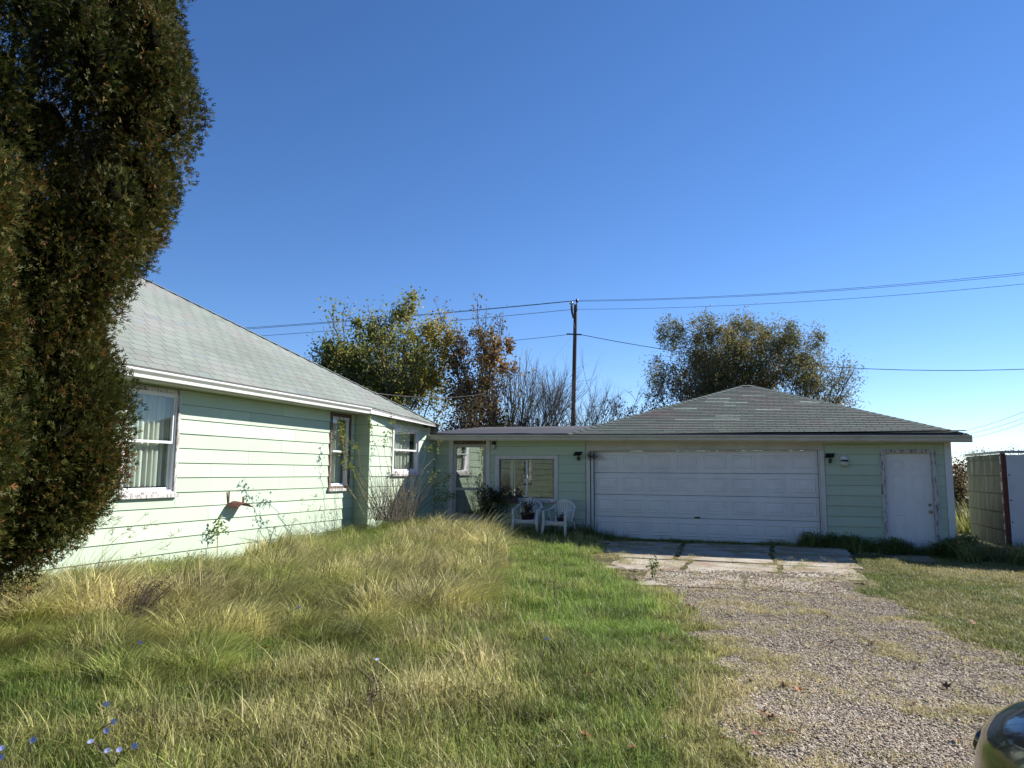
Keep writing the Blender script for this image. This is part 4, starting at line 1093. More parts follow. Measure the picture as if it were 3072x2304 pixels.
def clump(name, n, rad, h0, h1, w, bend, wind, seed, seg=3, dead=.5):
    r = np.random.default_rng(seed); V = []; F = []; T = []
    for k in range(n):
        a = r.uniform(0, 2 * math.pi); q = rad * math.sqrt(r.uniform())
        p = np.array([q * math.cos(a), q * math.sin(a), -.01]); h = r.uniform(h0, h1)
        b = r.uniform(0, 2 * math.pi); ln = np.array([math.cos(b), math.sin(b), 0]) * r.uniform(.15, 1) * bend + np.array(wind) * r.uniform(.6, 1.3)
        sd = np.cross(ln + 1e-3, [0, 0, 1.0]); sd = sd / np.linalg.norm(sd); i = len(V)
        sd = sd * math.cos(b * 3) + np.array([0, 0, 1]) * 0; sd = sd + np.array([ln[0], ln[1], 0]) * .3 * math.sin(b * 3); sd /= max(np.linalg.norm(sd), 1e-3)
        ww = w * r.uniform(.6, 1.3); tv = (r.uniform(0, 1), r.uniform(.25, 1.0) ** 1.2 * 1.5, 0)
        for s in range(seg + 1):
            t = s / seg; e = 1.0 - .35 * t * np.linalg.norm(ln)
            c = p + ln * h * t * t + np.array([0, 0, h * t * max(.25, e)])
            if s < seg:
                V += [c - sd * ww * (1 - t * .6) / 2, c + sd * ww * (1 - t * .6) / 2]; g = (.7 + .3 * min(1, t * 2)); T += [(tv[0], tv[1] * g, 0)] * 2
            else: V.append(c); T.append((min(1, tv[0] + .2), tv[1], 0))
        for s in range(seg - 1): F.append((i + 2 * s, i + 2 * s + 1, i + 2 * s + 3, i + 2 * s + 2))
        F.append((i + 2 * seg - 2, i + 2 * seg - 1, i + 2 * seg))
    me = bpy.data.meshes.new(name); me.from_pydata([tuple(map(float, v)) for v in V], [], F)
    ca = me.attributes.new('tint', 'FLOAT_COLOR', 'POINT'); T = np.array(T); t4 = np.ones((len(V), 4), dtype=np.float32); t4[:, :3] = T
    ca.data.foreach_set('color', t4.ravel()); return me
def weed(name, n, seed, h=.16, leaf=.04):
    r = np.random.default_rng(seed); V = []; F = []; T = []
    for k in range(n):
        a = r.uniform(0, 6.28); z = r.uniform(.02, h); q = r.uniform(.01, .09); c = np.array([q * math.cos(a), q * math.sin(a), z])
        d = np.array([math.cos(a), math.sin(a), r.uniform(-.1, .8)]); d /= np.linalg.norm(d); s = np.cross(d, [0, 0, 1]); s /= np.linalg.norm(s)
        L_ = leaf * r.uniform(.6, 1.4); i = len(V)
        V += [c, c + d * L_ * .5 + s * L_ * .3, c + d * L_, c + d * L_ * .5 - s * L_ * .3]; F.append((i, i + 1, i + 2, i + 3)); T += [(r.uniform(0, .7), r.uniform(.7, 1.2), 0)] * 4
    me = bpy.data.meshes.new(name); me.from_pydata([tuple(map(float, v)) for v in V], [], F)
    ca = me.attributes.new('tint', 'FLOAT_COLOR', 'POINT'); t4 = np.ones((len(V), 4), dtype=np.float32); t4[:, :3] = np.array(T)
    ca.data.foreach_set('color', t4.ravel()); return me
WIND = (0.75, 0.25, 0)
GR = [clump('blown_grass', 34, .12, .20, .46, .0080, .45, WIND, 11, 4), clump('blown_grass', 32, .12, .16, .38, .0085, .75, (.6, .3, 0), 12, 4),      # 0 1 tall
      clump('lawn_grass', 46, .13, .07, .16, .0065, .7, (.15, .05, 0), 13), clump('lawn_grass', 42, .14, .08, .20, .0070, .9, (.2, 0, 0), 14),       # 2 3
      clump('short_grass', 50, .14, .03, .085, .0062, .8, (.1, 0, 0), 15), clump('short_grass', 50, .15, .025, .07, .0062, 1.0, (.1, 0, 0), 16),      # 4 5
      clump('coarse_grass', 22, .09, .14, .36, .0085, .9, (.3, .1, 0), 17, 4), weed('small_weed', 44, 18, .09, .022), weed('weed', 60, 19, .22, .034),  # 6 7 8
      clump('thatch', 52, .16, .03, .10, .0060, 1.6, (.3, .1, 0), 20, 3)]                                                                              # 9
TALL = gpoly([(-900, 1740), (350, 1740), (840, 1662), (1000, 1600), (1300, 1585), (1440, 1592), (1520, 1640), (1480, 1740), (1420, 1840), (1240, 1880), (1120, 1930), (900, 1960), (700, 2040), (480, 2080), (-900, 2120)])
PADP = [tuple(FG.p(s, o, 0).xy) for s, o in ((2.1, 0.1), (8.9, 0.1), (8.9, 1.4), (7.5, 1.9), (7.3, 3.7), (7.2, 5.2), (6.8, 6.8), (4.2, 6.9), (3.5, 5.3), (2.9, 3.7))]
GREEN = gpoly([(1500, 1640), (1850, 1660), (1960, 1760), (2080, 1850), (2100, 1950), (1800, 1920), (1560, 1860), (1440, 1780)])
def in_house(x, y):
    v = Vector((x, y)) - FH.O; s, o = v.dot(FH.d), v.dot(FH.n)
    if o < (BUMP + .03 if s > sc - .02 else .03): return True
    g = Vector((x, y)) - FG.O; s, o = g.dot(FG.d), g.dot(FG.n)
    if o < .04 and s < S_R + .05: return True
    t = Vector((x, y)) - FT.O; s, o = t.dot(FT.d), t.dot(FT.n)
    return s > -.05 and o < .05
pts = []; rots = []; scl = []; idx_ = []; pat = []; bri = []
def put(x, y, k, s, p, b, rz=None, z=None):
    pts.append((x, y, hgt(x, y) if z is None else z)); rots.append((rnd.uniform(-.12, .12), rnd.uniform(-.12, .12), rnd.uniform(0, 6.28) if rz is None else rz))
    scl.append(s); idx_.append(k); pat.append(p); bri.append(b)
NTRY = 46000
for _ in range(NTRY):
    y = 2.2 + 17.5 * math.sqrt(rnd.random()) if rnd.random() < .6 else rnd.uniform(2.2, 10)
    x = rnd.uniform(-.80, .80) * y + rnd.uniform(-1, 1)
    if in_house(x, y): continue
    nz = mnoise.noise(Vector((x * .45, y * .45, 11))); nf = mnoise.noise(Vector((x * 1.7, y * 1.7, 21))); n3 = mnoise.noise(Vector((x * 4, y * 4, 31)))
    wx, wy = wob(x, y, .5, 1.1, 4)
    gr = grav_in(x, y)
    s_ = (x * N2.x + (y - 18.2) * N2.y); o_ = -(x * D2.x + (y - 18.2) * D2.y)
    if inside(wx, wy, PADP) or (gr and inside(x, y, PADP)):
        # grass only in the cracks and in drifts across the pad
        near = min(abs(o_ - q) for q in orow[1:]) < .14 or min(abs(s_ - q) for q in (4.3, 6.05)) < .07
        if (near and nf > -.15 and rnd.random() < .75) or (nf + .5 * n3 > .12 and rnd.random() < .6):
            put(x, y, rnd.choice((5, 9, 4, 7)), rnd.uniform(.5, 1.0), rnd.uniform(.6, 1.1), rnd.uniform(.7, 1))
        continue
    if gr:
        q = nf * .7 + n3 * .5
        if (q > .24 and rnd.random() < .7) or rnd.random() < .07:
            put(x, y, rnd.choice((5, 9, 9, 4)), rnd.uniform(.45, .95), rnd.uniform(.75, 1.15), rnd.uniform(.75, 1.05), z=hgt(x, y) + .008)
        continue
    right = x > 2.2 and not inside(wx, wy, GREEN) and s_ > 6.5
    hs_ = Vector((x, y)) - FH.O; hs1, ho1 = hs_.dot(FH.d), hs_.dot(FH.n)
    if -1.3 < hs1 < .9 and ho1 < .75:
        if rnd.random() < .35: put(x, y, rnd.choice((4, 5, 7, 9)), rnd.uniform(.5, .9), rnd.uniform(.2, .8), rnd.uniform(.6, 1))
        continue
    if inside(wx, wy, TALL):
        k = rnd.choice((0, 0, 1, 1, 3, 6, 6 if nf > .1 else 1))
        sc_ = rnd.uniform(.7, 1.15) * (1.05 + .6 * nz + .35 * nf)
        if y < 7.5: sc_ *= .78
        tf = mnoise.noise(Vector((x * 2.6, y * 2.6, 51))); sc_ *= 1 + .55 * tf
        db_ = 1 + .55 * mnoise.noise(Vector((x * 1.1, y * 1.6, 61))) + .4 * tf
        put(x, y, k, max(.35, sc_), min(1.15, max(.1, .50 + .65 * nz + .45 * nf + .3 * n3)), max(.35, min(1.5, rnd.uniform(.85, 1.25) * db_)), rnd.uniform(-1.0, 1.0) + 1.8 * nf + (3 if rnd.random() < .12 else 0))
        if rnd.random() < .35: put(x, y, 9, rnd.uniform(.8, 1.2), rnd.uniform(.4, 1), .8)
    elif right:
        put(x, y, rnd.choice((4, 5, 9, 4)), rnd.uniform(.6, 1.1), min(1.0, max(.1, .42 + .6 * nz + .4 * nf + .3 * n3)), rnd.uniform(.5, .9))
    else:
        g = inside(wx, wy, GREEN); dg = 0.14 if g else .42
        db_ = 1 + .45 * mnoise.noise(Vector((x * 1.4, y * 1.8, 71))) + .35 * mnoise.noise(Vector((x * 4.5, y * 4.5, 72)))
        k = rnd.choice((2, 3, 2, 9, 3) if g else (2, 3, 9, 4, 9, 2)) if rnd.random() > .12 else rnd.choice((6, 7, 6, 3, 7))
        if nf > .35 and not g: k = rnd.choice((3, 6, 2, 3))
        if grav_in(x + .45, y + .1): dg += .4; k = rnd.choice((9, 4, k, 5))
        put(x, y, k, rnd.uniform(.65, 1.1) * (1 + .45 * nz + .3 * nf), min(1.1, max(.02, dg + .5 * nz + .45 * nf + .25 * n3)), max(.4, min(1.5, rnd.uniform(.75, 1.1) * db_ * (1.3 if g else 1.0))), rnd.uniform(-1, 1) + (0 if rnd.random() < .6 else 3))
# weeds along the foot of the garage and the trailer
for _ in range(1500):
    s = rnd.uniform(S_M - .3, S_R + .6); nn = mnoise.noise(Vector((s * 1.3, 0, 3)))
    o = abs(rnd.gauss(.12, .12 + .14 * max(0, nn))) + .06; q = FG.p(s, o, 0)
    if d0 < s < d1 - .4: k = rnd.choice((7, 4, 2, 9)); z = rnd.uniform(.4, .8) * (1 + .5 * nn)
    else: k = rnd.choice((8, 7, 6, 3, 8, 6)); z = rnd.uniform(.8, 1.6) * (1 + .8 * nn)
    if s < d0 + .5: k = rnd.choice((3, 2, 6, 3)); z *= 1.25
    put(q.x, q.y, k, z, rnd.uniform(.0, .5), rnd.uniform(.6, .9))
for _ in range(520):
    q = FTF.p(rnd.uniform(-.9, 3.2), rnd.uniform(.05, 1.0) ** 1.0, 0)
    put(q.x, q.y, rnd.choice((6, 8, 1, 6, 0)), rnd.uniform(.8, 1.7), rnd.uniform(.3, .9), rnd.uniform(.6, .9))
for _ in range(500):
    t = rnd.random(); s = SL + .1 + (S_M - SL) * t; q = FG.p(s, rnd.uniform(.08, .9), 0)
    put(q.x, q.y, rnd.choice((2, 3, 6, 3)), rnd.uniform(.8, 1.5), rnd.uniform(0, .5), rnd.uniform(.7, 1.0))
for _ in range(700):     # against the house wall
    s = rnd.uniform(-4.2, sc + 3.0); fr = FB if s > sc else FH; q = fr.p(s, rnd.uniform(.05, .45), 0)
    bare = -.9 < s < .8
    if bare and rnd.random() < .85: continue
    put(q.x, q.y, rnd.choice((1, 3, 6, 7, 8, 0)), rnd.uniform(.6, 1.2), rnd.uniform(.2, .9), rnd.uniform(.75, 1.1), rnd.uniform(-.6, .6))
grass = instancer('grass', pts, rots, scl, idx_, pat, bri, GR, M['grass'])
print('grass', len(pts))
# far rough field behind the buildings
pts = []; rots = []; scl = []; idx_ = []; pat = []; bri = []
for _ in range(2500):
    x, y = rnd.uniform(8.6, 32), rnd.uniform(17.6, 42)
    if in_house(x, y) and y < 20: continue
    pts.append((x, y, 0)); rots.append((0, 0, rnd.uniform(0, 6))); scl.append(rnd.uniform(1.5, 3.2)); idx_.append(rnd.choice((0, 1, 6))); pat.append(rnd.uniform(.2, .7)); bri.append(rnd.uniform(.4, .7))
instancer('field_grass', pts, rots, scl, idx_, pat, bri, GR, M['grass'])

# gravel stones
def stone(seed):
    r = np.random.default_rng(seed); a = (1 + 5 ** .5) / 2
    v = np.array([(-1, a, 0), (1, a, 0), (-1, -a, 0), (1, -a, 0), (0, -1, a), (0, 1, a), (0, -1, -a), (0, 1, -a), (a, 0, -1), (a, 0, 1), (-a, 0, -1), (-a, 0, 1)])
    f = [(0, 11, 5), (0, 5, 1), (0, 1, 7), (0, 7, 10), (0, 10, 11), (1, 5, 9), (5, 11, 4), (11, 10, 2), (10, 7, 6), (7, 1, 8), (3, 9, 4), (3, 4, 2), (3, 2, 6), (3, 6, 8), (3, 8, 9), (4, 9, 5), (2, 4, 11), (6, 2, 10), (8, 6, 7), (9, 8, 1)]
    v = v / 1.9 * r.uniform(.75, 1.2, size=(12, 1)) * np.array([1.25, .9, .6])
    me = bpy.data.meshes.new('stone'); me.from_pydata([tuple(map(float, q)) for q in v], [], f); return me
n = NT('gravel_stone'); ia = n.n('ShaderNodeAttribute', attribute_name='patch', attribute_type='INSTANCER')
c = n.ramp(ia.outputs['Fac'], [(0, (.20, .14, .085)), (.35, (.42, .33, .23)), (.75, (.62, .52, .39)), (1, (.82, .73, .58))]); n.base(c); n.b.inputs['Roughness'].default_value = .9
n.bump(n.noise(n.coord('Object'), 3, 3), .4, .1); M['stone'] = n.m
pts = []; rots = []; scl = []; idx_ = []; pat = []; bri = []
while len(pts) < 80000:
    y = rnd.uniform(2.4, 12) if rnd.random() < .75 else rnd.uniform(2.4, 6); x = rnd.uniform(.5, 6.8)
    if x > .82 * y + .3: continue
    if not grav_in(x, y, .55): continue
    if inside(x, y, PADP) and rnd.random() < .72: continue
    nn = mnoise.noise(Vector((x * .8, y * .8, 41))) + .5 * mnoise.noise(Vector((x * 3, y * 3, 4)))
    if nn > .16 and rnd.random() < .7: continue
    pts.append((x, y, hgt(x, y) + (.026 if inside(x, y, PADP) else .013) + rnd.uniform(-.003, .006))); rots.append((rnd.uniform(-.5, .5), rnd.uniform(-.5, .5), rnd.uniform(0, 6)))
    scl.append(rnd.uniform(.0055, .012) * (1.5 if rnd.random() < .04 else 1)); idx_.append(rnd.randrange(4)); pat.append(min(1, max(0, rnd.gauss(.52, .22)))); bri.append(1)
instancer('gravel', pts, rots, scl, idx_, pat, bri, [stone(i) for i in range(4)], M['stone'])

# ---- the big evergreen at the left
YT = 6.3
OUT = [(0, 520), (110, 560), (250, 578), (370, 583), (405, 550), (480, 518), (560, 512), (610, 478), (680, 468), (725, 405), (770, 375), (800, 398), (870, 365), (900, 325), (960, 342), (1060, 332), (1110, 350), (1150, 395), (1230, 400), (1360, 395), (1400, 358), (1440, 350), (1480, 300), (1560, 255), (1610, 205), (1650, 150), (1700, 60), (1740, -60)]
def edge(py):
    if py <= 0: return 520 + (-py) * -.12
    for (a, b), (c, d) in zip(OUT[:-1], OUT[1:]):
        if a <= py <= c: return b + (d - b) * (py - a) / (c - a)
    return -80
ev = thing('evergreen_tree', 'tall shaggy dark evergreen with browning sprays, left edge beside the house', 'tree', (-4.75, YT + .3, 0))
AX = 45
blobs = []
r_ = random.Random(21)
def evblob(py, ang, k=1.0):
    e = edge(py); q = at_y(e, py, YT); ax = at_y(AX, py, YT); w = max(.15, q.x - ax.x)
    if py > 1250: ax.x -= (py - 1250) / 500 * .35; w = max(.15, q.x - ax.x)
    br = min(w * .5, r_.uniform(.17, .34)); rr = max(.02, w - br * 1.22) * k
    return (ax.x + rr * math.cos(ang), YT + rr * math.sin(ang), ax.z, br)
for k in range(430): blobs.append(evblob(r_.uniform(-950, 1620), r_.uniform(0, 2 * math.pi), 1.0 if r_.random() < .8 else r_.uniform(.3, .9)))
py = -900
while py < 1600:
    b = evblob(py, r_.uniform(-.35, .15), r_.uniform(.88, 1.16)); blobs.append(b); py += b[3] * 2200 / YT * r_.uniform(.7, 1.1)
for k in range(46):
    py = r_.uniform(470, 1590); wq = 1 - abs((py - 1000) / 850) ** 2
    q = at_y(-50 + 90 * wq * r_.random(), py, YT - 1.35 + r_.uniform(-.3, .3)); blobs.append((q.x - .15, q.y, q.z, r_.uniform(.15, .25)))
for py, px in ((1630, -20), (1610, 20), (1600, 90), (1570, 60), (1560, 140)):
    q = at_y(px, py, YT - .3); blobs.append((q.x, q.y, q.z, .17))
P = []; Dn = []; T = []; CV = []; CF = []
VS = 1.5
for bx, by, bz, br in blobs:
    c0 = np.array([bx, by, bz])
    nsp = int(90 + 9500 * br * br); d = unit(rng.normal(size=(nsp, 3)))
    lump = 1 + .16 * np.sin(d[:, :1] * 7 + bx * 9) * np.cos(d[:, 2:] * 6 + bz * 5)
    pos = c0 + d * br * rng.uniform(.62, 1.06, size=(nsp, 1)) * lump * np.array([1, 1, VS])
    P.append(pos); Dn.append(d); bb = rng.normal(0, .12)
    t = np.zeros((nsp, 3)); t[:, 0] = np.clip(rng.normal(.34 + bb, .17, nsp) + (rng.random(nsp) < .06) * .5, 0, 1); t[:, 1] = rng.uniform(.6, 1.3, nsp); T.append(t)
    # jagged filler core per clump, the crown's inner shade put into its dark colour
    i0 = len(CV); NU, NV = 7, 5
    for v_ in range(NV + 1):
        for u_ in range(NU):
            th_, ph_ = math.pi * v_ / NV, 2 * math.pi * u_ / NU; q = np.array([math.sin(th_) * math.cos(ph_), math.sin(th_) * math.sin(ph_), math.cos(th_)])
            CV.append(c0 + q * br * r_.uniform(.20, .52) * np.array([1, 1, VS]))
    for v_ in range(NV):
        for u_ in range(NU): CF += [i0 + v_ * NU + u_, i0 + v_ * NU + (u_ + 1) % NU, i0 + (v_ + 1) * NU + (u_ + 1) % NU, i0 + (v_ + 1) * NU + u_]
P = np.concatenate(P); Dn = np.concatenate(Dn); T = np.concatenate(T)
print('sprays', len(P))
main = unit(Dn * .9 + np.array([0, 0, .5]) + rng.normal(scale=.35, size=P.shape)); side = unit(np.cross(main, rng.normal(size=P.shape)))
VV = []; TT = []
for (a, off, L_) in ((0, 0, .055), (.7, .010, .036), (-.7, .016, .036), (.6, .034, .026)):
    dd_ = unit(main * math.cos(a) + side * math.sin(a)); s_ = rng.uniform(.6, 1.4, size=(len(P), 1))
    c_ = P + main * off + dd_ * L_ * .5 * s_; bq_ = unit(np.cross(dd_, np.cross(main, side))) * .0048
    V, t = quads_at(c_, dd_ * L_ * .5 * s_, bq_, T); VV.append(V); TT.append(t)
VV = np.concatenate(VV); TT = np.concatenate(TT)
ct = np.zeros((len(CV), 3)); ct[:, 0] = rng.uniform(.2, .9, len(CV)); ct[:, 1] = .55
np_mesh('filler_cores', np.array(CV), np.array(CF), 4, simple('core_shade', (.014, .013, .007), 1.0, .4, 20, 0, spec=0.0), ev, kind='stuff')  # filler behind the sprays, painted near black as the crown's inner shade
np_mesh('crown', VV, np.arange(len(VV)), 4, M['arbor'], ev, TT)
m = MB()
for k in range(5):
    a = k * 1.3; b0 = Vector((-4.75 + .08 * math.cos(a), YT + .3 + .08 * math.sin(a), -.1)); tp = Vector((-4.3 + .5 * math.cos(a), YT + .4 * math.sin(a), 4.5 + k * .6))
    m.tube([b0, b0.lerp(tp, .35) + Vector((.05, 0, 0)), b0.lerp(tp, .7) + Vector((-.06, .05, 0)), tp], [.08, .07, .05, .02], 7)
for k in range(90):
    z = r_.uniform(2.6, 7); a = r_.uniform(0, 6.28); L_ = r_.uniform(.3, .6); c0 = Vector((-4.4, YT, z))
    m.tube([c0, c0 + Vector((math.cos(a) * L_ * .5, math.sin(a) * L_ * .5, .12)), c0 + Vector((math.cos(a) * L_, math.sin(a) * L_, .4))], [.022, .014, .005], 4, cap=False)
m.build('trunk', M['bark'], ev)

# ---- background trees
def branch(m, tips, p, d, L, r, lev, prm, rr):
    n = 4; P = [p.copy()]; q = p.copy(); dd = d.copy(); up = prm.get('up', .12)
    for k in range(n):
        dd = (dd + Vector((rr.gauss(0, 1), rr.gauss(0, 1), rr.gauss(0, 1))) * prm.get('wob', .10) + Vector((prm.get('wx', 0), 0, up - (prm.get('droop', 0) if lev <= 1 else 0)))).normalized()
        q = q + dd * L / n; P.append(q.copy())
        if lev <= 1: tips.append((q.copy(), dd.copy()))
    re = r * (.62 if lev else .3)
    m.tube(P, [r + (re - r) * k / n for k in range(n + 1)], 6 if lev > 2 else (4 if lev > 0 else 3), cap=False)
    if lev <= 0: return
    for k in range(prm['kids']):
        t = rr.uniform(.3, 1.0) if k else 1.0; i = min(n - 1, int(t * n)); b = P[i].lerp(P[i + 1], t * n - i)
        ax = Vector((rr.gauss(0, 1), rr.gauss(0, 1), rr.gauss(0, .6))).normalized()
        nd = (dd + ax * prm['spread'] * (1 if k else .35)).normalized()
        branch(m, tips, b, nd, L * rr.uniform(.62, .85), r * (.55 if k else .62), lev - 1, prm, rr)
def tree(name, label, cat, base, stems, prm, mat, nleaf, lsize, tint, seed, lspread=.25, group=None, aspect=.55, bias=None, bark='bark', domes=()):
    """stems: list of (direction, length, radius)"""
    rr = random.Random(seed); t = thing(name, label, cat, base, group); m = MB(); tips = []
    for d, L, r in stems: branch(m, tips, Vector(base) + Vector((rr.uniform(-.2, .2), rr.uniform(-.2, .2), -.05)) * (len(stems) > 1), Vector(d).normalized(), L * prm.get('k', .66), r * .8, prm['lev'], prm, rr)
    m.build('trunk', M[bark], t)
    if nleaf:
        tp = np.array([tuple(a) for a, _ in tips]); ii = rng.integers(0, len(tp), nleaf)
        if prm.get('zmin'): pass
        P = tp[ii] + rng.normal(scale=lspread, size=(nleaf, 3))
        cl = rng.uniform(-.2, .2, len(tp))[ii]; T = np.zeros((nleaf, 3))
        T[:, 0] = np.clip(rng.normal(tint[0], tint[1], nleaf) + cl, 0, 1); T[:, 1] = rng.uniform(.7, 1.2, nleaf)
        for px, py, Y, rx, rz, K, nl, sp, tn in domes:
            c = np.array(tuple(at_y(px, py, Y))); d = unit(rng.normal(size=(K, 3))); q = c + d * rng.uniform(.45, 1.0, size=(K, 1)) * np.array([rx, rx * .8, rz])
            ii = rng.integers(0, K, nl); wgt = rng.uniform(.5, 1.5, K)[ii][:, None]
            st_ = rng.normal(scale=sp, size=(nl, 3)) * wgt * np.array([1, 1, 1.3])
            P = np.concatenate([P, q[ii] + st_]); t2 = np.zeros((nl, 3)); t2[:, 0] = np.clip(rng.normal(tn, .18, nl) + rng.uniform(-.2, .2, K)[ii], 0, 1); t2[:, 1] = rng.uniform(.7, 1.25, nl); T = np.concatenate([T, t2])
        leaf_mesh('crown', P, lsize, mat, t, T, aspect, bias)
    return t
def gb(px, y): q = at_y(px, 1400, y); return Vector((q.x, q.y, 0))
BG = 'trees behind the breezeway'
tree('leafy_tree', 'tallest green and yellow leafy tree behind the house roof', 'tree', gb(1160, 30), [((-.10, 0, 1), 3.9, .16), ((.12, .1, 1), 4.4, .17), ((-.30, .1, 1), 3.6, .12), ((.33, 0, 1), 3.6, .12)], dict(lev=4, kids=3, spread=.62, up=.10), M['lf_green'], 12000, .13, (.5, .22), 3, .24, BG, domes=[(1195, 1075, 30, 1.45, 2.0, 60, 9000, .17, .5), (1215, 930, 30, .55, .9, 16, 1300, .15, .6), (1100, 990, 30, .6, .6, 14, 1100, .16, .5), (1300, 1080, 29.5, .8, 1.6, 30, 3000, .18, .75), (1330, 1010, 29.5, .5, .7, 10, 700, .16, .8)])
tree('leafy_tree', 'lower dark green tree just above the house roof line', 'tree', gb(1035, 29), [((-.18, 0, 1), 2.8, .12), ((.12, 0, 1), 2.9, .12), ((.0, .3, 1), 2.6, .10)], dict(lev=4, kids=3, spread=.66, up=.05), M['lf_green'], 8000, .13, (.28, .2), 4, .22, BG, domes=[(1050, 1120, 29, 1.35, 1.35, 50, 8000, .18, .35), (985, 1055, 29, .5, .5, 12, 900, .16, .45), (1130, 1180, 29, 1.2, 1.0, 30, 4000, .18, .4)])
tree('autumn_tree', 'thin rust leaved tree between the green tree and the bare saplings', 'tree', gb(1422, 29), [((0, 0, 1), 4.4, .17), ((.16, 0, 1), 3.0, .08), ((-.12, 0, 1), 3.4, .09)], dict(lev=4, kids=3, spread=.48, up=.16), M['lf_red'], 3600, .12, (.35, .25), 8, .14, BG, domes=[(1420, 1060, 29, 1.15, 1.55, 60, 2600, .12, .45), (1405, 1180, 29, 1.3, .8, 40, 2600, .14, .35)])
tree('autumn_tree', 'small orange leaved sapling beside the bare trees', 'tree', gb(1500, 28.5), [((.05, 0, 1), 3.3, .07), ((-.1, 0, 1), 2.6, .05)], dict(lev=3, kids=3, spread=.5, up=.14), M['lf_red'], 700, .17, (.85, .2), 10, .16, BG, domes=[(1510, 1080, 28.5, .55, .75, 14, 600, .13, .8)])
tree('bare_tree', 'bare many stemmed tree left of the utility pole', 'tree', gb(1600, 28), [((a, .1 * math.sin(k), 1), L, .075) for k, (a, L) in enumerate(((-.55, 2.6), (-.30, 3.3), (-.12, 3.6), (.05, 3.8), (.22, 3.5), (.42, 3.2), (.65, 2.8)))], dict(lev=4, kids=4, spread=.48, up=.06, wob=.08, k=.64), None, 0, 0, None, 6, group=BG, bark='twig')
tree('bare_tree', 'fine twigged bare tree behind and right of the utility pole', 'tree', gb(1745, 30), [((a, 0, 1), L, .06) for a, L in ((-.2, 2.7), (.1, 3.0), (.4, 3.0), (.75, 2.8), (1.1, 2.4))], dict(lev=4, kids=4, spread=.70, up=-.01, wob=.14, k=.82), None, 0, 0, None, 12, group=BG, bark='twig')
tree('bare_tree', 'tall thin bare tree with a few leaves on top, right of the orange sapling', 'tree', gb(1540, 29), [((-.05, 0, 1), 4.0, .08), ((.1, 0, 1), 3.6, .07), ((-.2, 0, 1), 3.0, .05)], dict(lev=3, kids=3, spread=.36, up=.14, wob=.06), M['lf_green'], 160, .17, (.8, .2), 13, .14, BG, bark='twig')
def shrub(label, px, y, w, h, mat, n, ls, tint, seed, group='shrubs behind the breezeway roof'):
    rr = random.Random(seed); base = gb(px, y); t = thing('shrub', label, 'shrub', base, group); m = MB()
    for k in range(12):
        a = rr.uniform(0, 6.28); u = rr.uniform(.2, .9) * w * .5
        m.tube([base, base + Vector((u * .4 * math.cos(a), u * .4 * math.sin(a), h * .4)), base + Vector((u * math.cos(a), u * math.sin(a), h * rr.uniform(.6, .95)))], [.03, .02, .006], 4, cap=False)
    m.build('stems', M['twig'], t)
    K = 26; cb = np.array([[rr.gauss(0, w * .24), rr.gauss(0, w * .22), 0] for _ in range(K)])
    for k in range(K): cb[k, 2] = rr.uniform(.15, 1) * h * (1 - (abs(cb[k, 0]) / (w * .62)) ** 2)
    ii = rng.integers(0, K, n); P = np.array(tuple(base)) + cb[ii] + rng.normal(scale=(w * .085, w * .085, h * .09), size=(n, 3)); P[:, 2] = np.abs(P[:, 2])
    T = np.zeros((n, 3)); T[:, 0] = np.clip(rng.normal(tint, .2, n) + rng.uniform(-.15, .15, K)[ii], 0, 1); T[:, 1] = rng.uniform(.7, 1.2, n)
    leaf_mesh('foliage', P, ls, mat, t, T)
shrub('yellow green bush above the rear end of the house roof', 1215, 27, 3.4, 3.9, M['lf_green'], 7000, .13, .55, 31)
shrub('dark green bush low behind the house roof', 1110, 26.5, 3.2, 4.0, M['lf_dark'], 6000, .14, .5, 32)
shrub('brown leafless looking brush behind the rust coloured tree', 1350, 27, 3.0, 3.5, M['lf_brush'], 7500, .09, .3, 33)
shrub('reddish brown brush below the rust coloured tree', 1425, 27.5, 3.0, 3.8, M['lf_brush'], 6500, .10, .6, 34)
shrub('dark green bush at the foot of the bare saplings', 1500, 27, 2.6, 3.1, M['lf_dark'], 4500, .12, .7, 35)
shrub('low dark growth below the bare tree, left of the utility pole', 1570, 28, 2.2, 2.9, M['lf_dark'], 3000, .12, .5, 36)
shrub('dark bush showing at the house roof edge, far left of the leafy trees', 960, 27.5, 2.4, 4.9, M['lf_dark'], 4000, .14, .6, 37)
# willow behind the garage
WG = 'willows behind the garage roof'
tree('willow_tree', 'broad grey green willow behind the garage roof peak', 'tree', gb(2190, 33), [((a, .1 * math.cos(7 * a), 1), L, .15) for a, L in ((-.75, 3.6), (-.5, 4.0), (-.28, 4.2), (-.08, 4.2), (.12, 4.3), (.34, 4.2), (.58, 4.0), (.8, 3.5))], dict(lev=4, kids=3, spread=.50, up=.06, wob=.10, wx=.03, droop=.05), M['lf_willow'], 22000, .15, (.45, .2), 15, .24, WG, aspect=.26, bias=(.5, 0, .15), domes=[(2190, 1100, 33, 2.6, 1.9, 170, 32000, .20, .58), (2020, 1010, 33, .7, .9, 22, 2200, .18, .35), (2120, 985, 33, .7, .6, 16, 1600, .17, .5), (2230, 980, 33, .8, .6, 18, 1800, .17, .5), (2330, 1010, 33, .8, .7, 20, 2200, .18, .4), (1990, 1130, 33, .8, 1.1, 26, 2200, .18, .6)])
